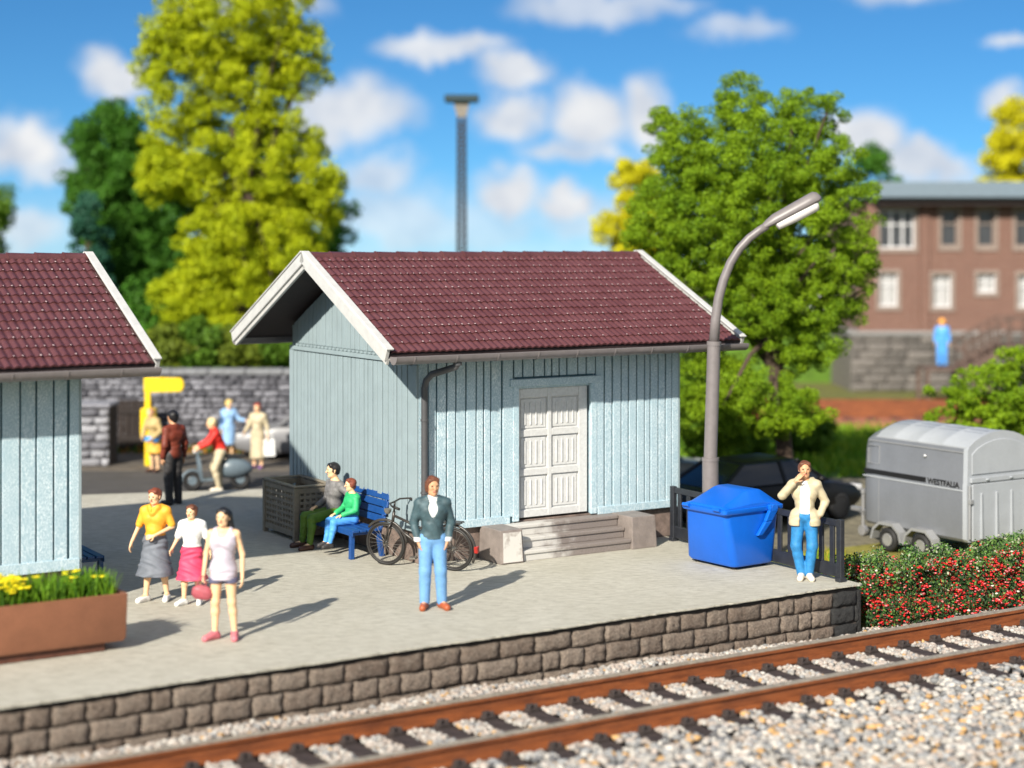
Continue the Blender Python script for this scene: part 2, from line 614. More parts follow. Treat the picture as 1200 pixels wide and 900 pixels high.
    if shoes:
        for s in 'LR':
            pr = P['foot' + s]
            a = j['an' + s]
            V, Q = sdf_mesh(pr, res, infl=.009, cuts=[((0, 0, a[2] + shoes.get('top', .0)), (0, 0, 1)), ((0, 0, min(j['to' + s][2], .9) - .037), (0, 0, -1))])
            link('shoe', np_mesh('shoe', V, Q), shoes['mat'], root, smooth=True)
    return root

DOWN = lambda z: ((0, 0, z), (0, 0, -1))      # keep what is above z
UP = lambda z: ((0, 0, z), (0, 0, 1))         # keep what is below z

def trousers(mat, waist=1.0, t=.93, infl=.014, extra=(), cuts=(), J=None, **k):
    j = dict(STAND); j.update(J or {})
    ex = list(extra)
    for s in 'LR':
        kn, an = j['kn' + s], j['an' + s]
        ex.append((vlerp(j['hip' + s], kn, .25), kn, .076, .064, .03)); ex.append((kn, vlerp(kn, an, .97), .062, .056, .03))
    return dict(name='trousers', mat=mat, use=['torso', 'pelvis', 'thighL', 'thighR', ('calfL', t), ('calfR', t)], infl=infl, cuts=[UP(waist)] + list(cuts), extra=ex, **k)

def top(name, mat, sleeve=1.0, fore=.92, hem=.93, neck=1.50, infl=.016, **k):
    use = ['torso', 'pelvis']
    for s in 'LR':
        use.append(('arm' + s, sleeve))
        if fore > 0: use.append(('fore' + s, fore))
    cuts = [DOWN(hem), UP(neck)] + list(k.pop('cuts', ()))
    k.setdefault('subs', [((0, -.03, 1.53), (0, -.045, 1.50), .072, .066, 0, (1, 1, 1))])
    return dict(name=name, mat=mat, use=use, infl=infl, cuts=cuts, **k)

HAIR_BROWN = M('hair_brown', (0.13, 0.045, 0.022), .55, var=.3, scale=30)
HAIR_AUBURN = M('hair_auburn', (0.20, 0.05, 0.025), .55, var=.3, scale=30)
HAIR_BLACK = M('hair_black', (0.012, 0.011, 0.012), .45, var=.3, scale=30)
HAIR_BLOND = M('hair_blond', (0.75, 0.60, 0.32), .55, var=.2, scale=30)
HAIR_RED = M('hair_red', (0.30, 0.05, 0.03), .55, var=.2, scale=30)
WHITE = M('white_cloth', (0.80, 0.80, 0.78), .6, var=.06)
JEANS = M('light_jeans', (0.15, 0.33, 0.60), .6, var=.12, scale=12)
JEANS_B = M('bright_jeans', (0.025, 0.20, 0.46), .55, var=.25, scale=14)
PULL = M('dark_teal_pullover', (0.045, 0.085, 0.10), .6, var=.3, scale=14)
RUST = M('rust_leather', (0.36, 0.085, 0.03), .45, var=.2)
CREAM = M('cream_cloth', (0.52, 0.44, 0.29), .6, var=.12)
LIGHTSHOE = M('cream_shoe', (0.80, 0.72, 0.60), .5, var=.08)
ORANGE = M('orange_blouse', (0.85, 0.40, 0.03), .6, var=.1)
GREYSK = M('grey_skirt', (0.14, 0.155, 0.185), .65, var=.15)
PINK = M('raspberry_skirt', (0.66, 0.055, 0.13), .6, var=.15)
LILAC = M('lilac_dress', (0.52, 0.47, 0.54), .6, var=.1)
DKBLUE = M('dark_hem', (0.10, 0.10, 0.17), .6, var=.1)
PINKSHOE = M('pink_shoe', (0.60, 0.17, 0.20), .5, var=.15)
BAGRED = M('bag_red', (0.36, 0.075, 0.095), .5, var=.2)
GREYSW = M('grey_sweater', (0.17, 0.165, 0.165), .65, var=.3, scale=18)
OLIVE = M('olive_trousers', (0.075, 0.16, 0.012), .6, var=.2)
BROWNSHOE = M('dark_brown_shoe', (0.07, 0.03, 0.02), .4, var=.2)
GREEN = M('green_pullover', (0.03, 0.44, 0.15), .6, var=.15)
MAROON = M('maroon_jacket', (0.17, 0.030, 0.014), .6, var=.2)
CHARC = M('charcoal_cloth', (0.035, 0.032, 0.032), .6, var=.2)
REDTOP = M('red_top', (0.75, 0.03, 0.02), .6, var=.1)
SKYBL = M('sky_blue_dress', (0.30, 0.50, 0.78), .6, var=.1)
TANJ = M('tan_jacket', (0.50, 0.36, 0.15), .65, var=.2)
OCHRE = M('ochre_skirt', (0.78, 0.40, 0.05), .6, var=.1)
BRIGHTBL = M('bright_blue_cloth', (0.08, 0.33, 0.80), .6, var=.1)
ORANGEH = M('orange_cap', (0.85, 0.36, 0.05), .5, var=.1)

def facing(dx, dy):
    """rz that turns the default facing (-Y) to the given world direction"""
    return math.atan2(dx, -dy)

# --- man in front of the bicycle
p = G(507, 713)
JD = dict(elL=(.245, .05, 1.135), wrL=(.195, -.035, .905), elR=(-.245, .05, 1.135), wrR=(-.195, -.035, .905),
    hipL=(.085, 0, .93), hipR=(-.085, 0, .93), knL=(.105, -.02, .50), anL=(.125, .02, .085), toL=(.185, -.15, .035), knR=(-.10, -.015, .5), anR=(-.105, .02, .085), toR=(-.14, -.15, .035))
make_person('man in dark pullover and light blue jeans, hands at his pockets, before the bicycle', p, facing(.10, -1), JD,
    h=1.78, head_yaw=.25, skin=SKIN_TAN, hair=dict(mat=HAIR_BROWN, side=-.045, nape=-.075, line=.035, extra=[((-.07, -.02, .06), (-.075, .0, -.05), .028, .022), ((0, -.03, .1), (0, .05, .1), .035, .04)]),
    hands={'L': dict(d=(-.25, -.15, -1), n=(-1, .2, 0), curl=.3), 'R': dict(d=(.25, -.15, -1), n=(1, .2, 0), curl=.3)},
    garments=[
        dict(name='shirt', mat=WHITE, use=['torso', 'neck'], infl=.012, cuts=[UP(1.50), DOWN(1.2)]),
        top('pullover', PULL, fore=.86, hem=.93, neck=1.50, infl=.020, fold=.004, subs=[((0, -.13, 1.50), (0, -.178, 1.23), .10, .058, 0, (1, 1, 1)), ((0, -.02, 1.53), (0, -.03, 1.50), .066, .066, 0, (1, 1, 1))]),
        dict(name='cuff', mat=WHITE, use=['foreL'], extra=[], infl=.022, cuts=[UP(.955), DOWN(.895)]),
        dict(name='cuff', mat=WHITE, use=['foreR'], extra=[], infl=.022, cuts=[UP(.955), DOWN(.895)]),
        trousers(JEANS, 1.0, .98, .012, fold=.0008, J=JD),
    ], shoes=dict(mat=RUST, top=.0))

# --- man in cream jacket by the slatted barrier
p = G(943, 679)
JC = dict(elR=(-.33, -.10, 1.235), wrR=(-.135, -.17, 1.46), elL=(.30, .06, 1.14), wrL=(.205, -.05, .935),
    hipL=(.085, 0, .93), hipR=(-.085, 0, .93), knL=(.11, -.03, .50), anL=(.06, .02, .085), toL=(.10, -.15, .035),
    knR=(-.125, -.02, .50), anR=(-.045, .02, .085), toR=(-.07, -.15, .035))
make_person('man in open cream jacket and blue jeans by the black barrier, hand on face', p, facing(-.15, -1), JC,
    h=1.74, head_yaw=.1, skin=SKIN_TAN, hair=dict(mat=HAIR_BROWN, side=.03, nape=-.02, line=.045),
    hands={'R': dict(d=(.62, .05, .8), n=(.5, .85, -.3), curl=.45), 'L': dict(d=(-.3, -.1, -1), n=(-1, .2, 0), curl=.4)},
    garments=[
        dict(name='shirt', mat=WHITE, use=['torso', 'pelvis'], infl=.013, cuts=[UP(1.455), DOWN(.97)]),
        top('jacket', CREAM, fore=.82, hem=.80, neck=1.50, infl=.020, fold=.004, extra=[((-.10, -.01, .93), (-.115, -.02, .84), .10, .10), ((.10, -.01, .93), (.115, -.02, .84), .10, .10), ((-.07, .05, 1.46), (.07, .05, 1.46), .05, .05)],
            subs=[((0, -.18, 1.50), (0, -.215, .75), .13, .165, 0, (.6, 1, 1)), ((0, -.03, 1.53), (0, -.03, 1.51), .075, .075, 0, (1, 1, 1))]),
        trousers(JEANS_B, 1.0, .99, .012, fold=0, J=JC),
    ], shoes=dict(mat=LIGHTSHOE, top=.02))

# --- three women on the platform
def skirt(mat, w, hem, rw, rh, name='skirt', front=0.0, fold=.006, sq=(1, .78, 1), top_=None):
    return dict(name=name, mat=mat, use=['pelvis', 'torso', ('thighL', .6), ('thighR', .6)], extra=[((0, 0, w), (0, front, hem - .06), rw, rh, .04, sq)], infl=.016, cuts=[UP(top_ or w + .03), DOWN(hem)], fold=fold)

p = G(182, 704)
make_person('woman in orange blouse and long grey skirt walking beside the girl in pink', p, facing(-.12, -1), dict(
    elR=(-.275, .03, 1.14), wrR=(-.37, -.03, .90), elL=(.27, .02, 1.15), wrL=(.06, -.21, 1.045),
    knL=(.12, .0, .50), anL=(.165, .07, .09), toL=(.19, -.09, .035), knR=(-.10, -.05, .50), anR=(-.135, -.05, .085), toR=(-.20, -.21, .035)),
    sex='f', h=1.555, head_yaw=-.35, head_pitch=.1, hair=dict(mat=HAIR_AUBURN, side=-.015, nape=-.04, line=.03, extra=[((0, .06, .03), (0, .05, .06), .055, .05)]),
    hands={'L': dict(d=(-1, -.25, -.25), n=(0, 1, -.2), curl=.7), 'R': dict(d=(-.25, -.15, -1), n=(1, .1, 0), curl=.5)},
    garments=[
        top('blouse', ORANGE, sleeve=.85, fore=0, hem=1.02, infl=.024, extra=[((-.055, -.06, 1.45), (.0, -.115, 1.38), .028, .02), ((.055, -.06, 1.45), (.0, -.115, 1.38), .028, .02)], subs=[((0, -.03, 1.53), (0, -.045, 1.50), .066, .06, 0, (1, 1, 1)), ((0, -.15, 1.50), (0, -.15, 1.42), .05, .03, 0, (1, 1, 1))]),
        skirt(GREYSK, 1.05, .40, .10, .30, front=-.01, fold=.010),
    ], shoes=dict(mat=WHITE, top=.0))

p = G(225, 708)
make_person('girl in white t-shirt and raspberry pink skirt standing between two women', p, facing(-.10, -1), dict(
    elR=(-.27, .03, 1.14), wrR=(-.33, -.05, 1.00), elL=(.265, .03, 1.15), wrL=(.33, -.03, .95),
    anL=(.12, .05, .085), toL=(.15, -.10, .035), anR=(-.13, -.05, .085), toR=(-.21, -.2, .035), knR=(-.115, -.06, .5)),
    sex='f', h=1.36, head_yaw=-.3, hair=dict(mat=HAIR_BROWN, side=-.03, nape=-.06, line=.03, extra=[((.075, .0, .03), (.08, .01, -.05), .025, .02)]),
    garments=[
        top('t_shirt', WHITE, sleeve=.8, fore=0, hem=1.02, infl=.028),
        skirt(PINK, 1.04, .44, .11, .285, fold=.012),
    ], shoes=dict(mat=WHITE, top=.02))

p = G(262, 749)
make_person('woman with long black hair in short lilac dress and pink shoes, foremost on the platform', p, facing(-.05, -1), dict(
    elL=(.245, .04, 1.12), wrL=(.255, -.02, .84), elR=(-.24, .04, 1.13), wrR=(-.26, -.03, .87),
    knL=(.115, -.01, .50), anL=(.145, .02, .085), toL=(.175, -.13, .035), knR=(-.105, -.02, .50), anR=(-.115, .0, .085), toR=(-.21, -.15, .035)),
    sex='f', h=1.64, head_yaw=-.2, hair=dict(mat=HAIR_BLACK, side=-.06, nape=-.10, line=.035, extra=[((.06, .05, .02), (.105, .07, -.22), .05, .03), ((0, .07, .0), (.05, .085, -.22), .055, .04), ((-.07, .02, .02), (-.085, .03, -.13), .03, .018)]),
    hands={'R': dict(d=(0, -.1, -1), n=(1, 0, 0), curl=1.1)},
    garments=[
        dict(name='dress', mat=LILAC, use=['torso', 'pelvis'], extra=[((0, 0, 1.15), (0, -.005, .74), .115, .175, .04, (1, .8, 1))], infl=.014, cuts=[UP(1.49), DOWN(.80)], fold=.006,
             subs=[((.205, 0, 1.44), (.25, 0, 1.2), .085, .075, 0, (1, 1, 1)), ((-.205, 0, 1.44), (-.25, 0, 1.2), .085, .075, 0, (1, 1, 1)), ((0, -.05, 1.50), (0, -.10, 1.44), .095, .08, 0, (1, 1, 1)), ((0, .08, 1.50), (0, .1, 1.44), .085, .08, 0, (1, 1, 1))]),
        dict(name='dress_hem', mat=DKBLUE, use=['pelvis', ('thighL', .45), ('thighR', .45)], infl=.028, cuts=[UP(.82), DOWN(.755)]),
    ], shoes=dict(mat=PINKSHOE, top=.03))

bg = thing('handbag', 'dusky red handbag carried by the woman in the lilac dress', 'handbag', G(262, 749) + Vector((-.262, -.06, 0)), 0)
V, Q = sdf_mesh([((-.02, 0, .62), (.03, 0, .60), .070, .065, .05, (1, .55, 1)), ((-.05, 0, .57), (.06, 0, .56), .065, .065, .05, (1, .55, 1))], .009, fold=.004)
link('bag_body', np_mesh('bag_body', V, Q), BAGRED, bg, smooth=True)
MB().tube([(-.05, 0, .64), (-.045, 0, .72), (-.01, 0, .79), (.03, 0, .79), (.05, 0, .72), (.055, 0, .63)], .010, 8).build('handle', BAGRED, bg, smooth=True)

# --- seated pair on the bench against the gable
fdir = facing(-UX, -UY)
def bench_pt(v, u=-.38): return hp(u, v, 0)
make_person('man in grey sweater and olive trousers sitting on the blue bench beside a child', bench_pt(2.18), fdir, dict(
    pelvis=(0, .02, .53), belly=(0, .035, .69), chest=(0, .045, .90), neck=(0, .045, 1.08), head=(0, .01, 1.225),
    shL=(.17, .05, 1.00), shR=(-.17, .05, 1.00), elL=(.40, .12, .86), wrL=(.58, .02, .80), elR=(-.25, .02, .74), wrR=(-.16, -.20, .64),
    hipL=(.09, 0, .53), knL=(.13, -.43, .50), anL=(.13, -.47, .085), toL=(.15, -.63, .035),
    hipR=(-.09, 0, .53), knR=(-.14, -.43, .50), anR=(-.17, -.46, .085), toR=(-.20, -.62, .035)),
    h=1.755, head_yaw=-.2, hair=dict(mat=HAIR_BLACK, side=.005, nape=-.03, line=.04),
    hands={'L': dict(d=(.9, -.3, -.35), n=(0, .2, -1), curl=.5), 'R': dict(d=(.3, -.9, -.2), n=(0, 0, -1), curl=.6)},
    garments=[
        dict(name='sweater', mat=GREYSW, use=['torso', 'armL', 'armR', ('foreL', .9), ('foreR', .9)], infl=.02, cuts=[UP(1.065), DOWN(.52)], fold=.005),
        dict(name='trousers', mat=OLIVE, use=['pelvis', 'thighL', 'thighR', ('calfL', .97), ('calfR', .97)], infl=.015, cuts=[UP(.63)], fold=.004),
    ], shoes=dict(mat=BROWNSHOE, top=.0))
make_person('child in green pullover and blue trousers sitting on the bench by the bicycle', bench_pt(1.52), fdir, dict(
    pelvis=(0, .02, .66), belly=(0, .03, .80), chest=(0, .035, 1.00), neck=(0, .03, 1.18), head=(0, -.005, 1.335),
    shL=(.155, .04, 1.10), shR=(-.155, .04, 1.10), elL=(.24, -.02, .87), wrL=(.12, -.25, .77), elR=(-.24, -.02, .87), wrR=(-.14, -.27, .77),
    hipL=(.085, 0, .66), knL=(.10, -.42, .64), anL=(.09, -.50, .245), toL=(.10, -.64, .175),
    hipR=(-.085, 0, .66), knR=(-.11, -.42, .64), anR=(-.10, -.49, .245), toR=(-.12, -.63, .175)),
    h=1.41, head_yaw=-.2, hair=dict(mat=HAIR_AUBURN, side=-.02, nape=-.05, line=.035),
    hands={'L': dict(d=(-.3, -.9, -.3), n=(0, 0, -1), curl=.5), 'R': dict(d=(.2, -.9, -.3), n=(0, 0, -1), curl=.5)},
    garments=[
        dict(name='pullover', mat=GREEN, use=['torso', 'armL', 'armR', ('foreL', .9), ('foreR', .9)], infl=.022, cuts=[UP(1.17), DOWN(.66)], fold=.005),
        dict(name='trousers', mat=BRIGHTBL, use=['pelvis', 'thighL', 'thighR', ('calfL', .95), ('calfR', .95)], infl=.017, cuts=[UP(.76)], fold=.005),
    ], shoes=dict(mat=CHARC, top=.0))

# --- man at the far edge of the platform, seen from behind
p = G(203, 591)
make_person('black haired man in maroon jacket and dark trousers standing at the far platform edge', p, facing(-.75, .65), dict(
    elL=(.23, .05, 1.12), wrL=(.22, -.03, .88), elR=(-.235, .05, 1.12), wrR=(-.24, .0, .87)),
    h=1.77, skin=SKIN_TAN, res=.01, hair=dict(mat=HAIR_BLACK, side=-.01, nape=-.05, line=.04),
    garments=[top('jacket', MAROON, fore=.93, hem=.86, infl=.024, fold=.004), trousers(CHARC, 1.0, .99, .017)], shoes=dict(mat=HAIR_BLACK, top=.0))

# --- people by the back wall
ROADZ = -.5
p = G(255, 574, ROADZ)
SCOOT = p.copy()
make_person('fair haired rider in red top and pale trousers astride the grey scooter', p + Vector((.02, -.03, 0)), facing(-1, -.25), dict(
    pelvis=(0, .06, .86), belly=(0, .02, 1.0), chest=(0, -.06, 1.18), neck=(0, -.10, 1.35), head=(0, -.15, 1.49),
    shL=(.165, -.07, 1.28), shR=(-.165, -.07, 1.28), elL=(.22, -.22, 1.08), wrL=(.20, -.42, .98), elR=(-.22, -.22, 1.08), wrR=(-.20, -.42, .98),
    hipL=(.10, .05, .84), knL=(.22, -.10, .48), anL=(.24, .0, .085), toL=(.26, -.16, .035), hipR=(-.10, .05, .84), knR=(-.22, -.10, .48), anR=(-.24, .0, .085), toR=(-.26, -.16, .035)),
    h=1.72, res=.011, hair=dict(mat=HAIR_BLOND, side=-.03, nape=-.06, line=.03),
    garments=[top('top', REDTOP, fore=.85, hem=.84, neck=1.40, infl=.022, subs=()), trousers(CREAM, .93, .98, .018)], shoes=dict(mat=LIGHTSHOE))
p = G(268, 537, ROADZ)
make_person('yellow haired woman in sky blue dress standing behind the scooter rider', p, facing(.5, -1), dict(
    elL=(.30, -.05, 1.15), wrL=(.46, -.15, 1.12)), sex='f', h=1.48, res=.011, hair=dict(mat=M('hair_yellow', (.80, .58, .16), .5, bump=.1), side=-.03, nape=-.05, line=.03),
    garments=[top('dress', SKYBL, sleeve=1, fore=.9, hem=.86, infl=.022), skirt(SKYBL, 1.02, .42, .125, .19, fold=.006)], shoes=dict(mat=LIGHTSHOE))
p = G(302, 549, ROADZ)
make_person('red haired woman in long cream dress by the stone wall', p, facing(-.3, -1), dict(
    elL=(.25, .05, 1.12), wrL=(.30, -.02, .86), elR=(-.25, .0, 1.15), wrR=(-.28, -.18, 1.0)), sex='f', h=1.58, res=.011, hair=dict(mat=HAIR_RED, side=-.03, nape=-.06, line=.03),
    garments=[top('cardigan', CREAM, sleeve=1, fore=.9, hem=.98, infl=.024), skirt(CREAM, 1.02, .28, .125, .21, fold=.006)], shoes=dict(mat=M('violet_shoe', (.2, .08, .3), .5)))
bg = thing('shopping_bag', 'white shopping bag held by the woman in the cream dress', 'bag', p + Vector((.29, -.04, .30)), 0)
MB().hexa([(-.15, -.06, 0), (.15, -.06, 0), (.15, .06, 0), (-.15, .06, 0), (-.13, -.05, .40), (.13, -.05, .40), (.13, .05, .40), (-.13, .05, .40)]).build('bag_body', WHITE, bg, bevel=.03, seg=2)
MB().tube([(-.08, 0, .38), (-.06, 0, .50), (.06, 0, .50), (.08, 0, .38)], .012, 6).build('handle', WHITE, bg)
p = G(181, 553, ROADZ)
make_person('figure in tan jacket and ochre skirt bending beside the yellow post', p, facing(-.6, -1), dict(
    chest=(0, -.06, 1.27), neck=(0, -.10, 1.44), head=(0, -.15, 1.57), shL=(.17, -.07, 1.36), shR=(-.17, -.07, 1.36),
    elR=(-.26, -.10, 1.10), wrR=(-.16, -.28, .95), elL=(.26, -.05, 1.10), wrL=(.18, -.25, .93)), sex='f', h=1.56, res=.011,
    hair=dict(mat=M('hair_ginger', (.62, .30, .16), .5), side=0, nape=-.03, line=.03),
    garments=[top('jacket', TANJ, fore=.9, hem=.92, infl=.03), dict(name='belt_bag', mat=BRIGHTBL, use=['pelvis'], extra=[((-.14, -.12, .88), (.14, -.12, .88), .07, .07)], infl=.035, cuts=[UP(.95), DOWN(.82)]),
              skirt(OCHRE, .92, .52, .16, .26)], shoes=dict(mat=BROWNSHOE))
# --- figure on the far stair landing
p = Vector((XA(1104, 60.5), 60.5, ZA(430, 60.5)))
FARP = p
make_person('person in blue overalls and orange cap on the far staircase landing', p, facing(-.3, -1), None, h=1.72, res=.015,
    garments=[top('jacket', BRIGHTBL, fore=.93, hem=.9, infl=.03), trousers(BRIGHTBL, 1.0, .98, .022),
              dict(name='cap', mat=ORANGEH, use=['head'], infl=.03, cuts=[DOWN(1.60)])], shoes=dict(mat=CHARC))
# ------------------------------------------------------------------ the two goods sheds
def siding_front_mat():
    m, nt, b = nodes('weathered_blue_boards')
    t = NT(nt)
    v = t.coord(scale=(1, 1, .55))
    n1 = t.noise(v, 55, 3, .7)
    n2 = t.noise(v, 5, 5)
    g = t.n('ShaderNodeNewGeometry')
    f = t.rng(n1, .42, .66, 0, 1)
    f = t.math('MULTIPLY', f, t.rng(n2, .3, .65, .35, 1))
    c = t.mix(f, c4((.33, .475, .55)), c4((.76, .84, .87)))
    c = t.mix(t.rng(g.outputs['Random Per Island'], 0, 1, 0, .25), c, c4((.42, .55, .60)))
    t.l(c, b.inputs['Base Color'])
    b.inputs['Roughness'].default_value = .42
    t.bump(b, n1, .35, .008)
    return m

BOARD_F = siding_front_mat()
GROOVE = M('dark_blue_groove', (.055, .12, .15), .7, var=.3)  # wall backing seen between the boards, darker than their faces
GROOVE_G = M('grey_blue_groove', (.125, .17, .185), .7, var=.1)
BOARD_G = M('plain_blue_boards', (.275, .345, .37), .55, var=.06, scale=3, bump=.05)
TRIM_F = BOARD_F
WHITEB = M('white_bargeboard', (.53, .525, .51), .5, var=.08, scale=6, bump=.15)
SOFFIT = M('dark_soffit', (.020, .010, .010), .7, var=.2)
GUTTER = M('taupe_gutter', (.185, .165, .165), .45, var=.1)
PIPE = M('dark_downpipe', (.075, .075, .08), .4, var=.1)
DOORM = M('white_door_paint', (.60, .60, .59), .5, var=.09, scale=20, bump=.35, bscale=90)
PLINTH = M('brown_plinth_stone', (.17, .125, .105), .8, var=.35, scale=7, bump=.8, bscale=30)
IRON = M('black_iron', (.025, .025, .027), .45, var=.2)

def tile_mat(name, shade):
    m, nt, b = nodes(name)
    t = NT(nt)
    v = t.coord()
    n1 = t.noise(v, 3, 5); n2 = t.noise(v, 60, 3, .7)
    c = t.mix(t.rng(n1, .3, .7, 0, 1), c4([.088 * shade, .028 * shade, .029 * shade]), c4([.125 * shade, .046 * shade, .048 * shade]))
    c = t.mix(t.rng(n2, .60, .74, 0, .55), c, c4((.34, .20, .21)))
    t.l(c, b.inputs['Base Color'])
    b.inputs['Roughness'].default_value = .40
    t.bump(b, n2, .25, .006)
    return m
TILE = tile_mat('maroon_tiles', 1.0)
TILE_GLINT = M('tile_glint_fleck', (.55, .42, .42), .5, var=.2)  # glints on the drybrushed tile noses, put in as pale colour

L_, D_ = 4.93, 4.56
OV, OG0, OG1 = .60, .85, .90
ZE, ZR = 3.30, 4.70
def boards(mb, x0, x1, z0, z1, y, pitch, rng, thick=.034, gap=.026, ztop=None, axis='x', out=-1):
    """vertical boards on a wall plane; axis 'x': wall along x at y, 'y': wall along y at x=y"""
    n = max(1, int(round((x1 - x0) / pitch)))
    w = [1 + rng.uniform(-.25, .25) for _ in range(n)]
    sc = (x1 - x0) / sum(w)
    x = x0
    for q in w:
        a, b = x + gap / 2, x + q * sc - gap / 2
        th = thick * rng.uniform(.75, 1.15)
        zt = z1 if ztop is None else ztop
        za, zb = (z1, z1) if ztop is None else (ztop(a), ztop(b))
        if min(za, zb) > z0 + .02:
            if axis == 'x':
                o0, o1 = y, y + out * th
                mb.hexa([(a, min(o0, o1), z0), (b, min(o0, o1), z0), (b, max(o0, o1), z0), (a, max(o0, o1), z0),
                         (a, min(o0, o1), za), (b, min(o0, o1), zb), (b, max(o0, o1), zb), (a, max(o0, o1), za)])
            else:
                o0, o1 = sorted((y, y + out * th))
                mb.hexa([(o0, a, z0), (o1, a, z0), (o1, b, z0), (o0, b, z0), (o0, a, za), (o1, a, za), (o1, b, zb), (o0, b, zb)])
        x += q * sc

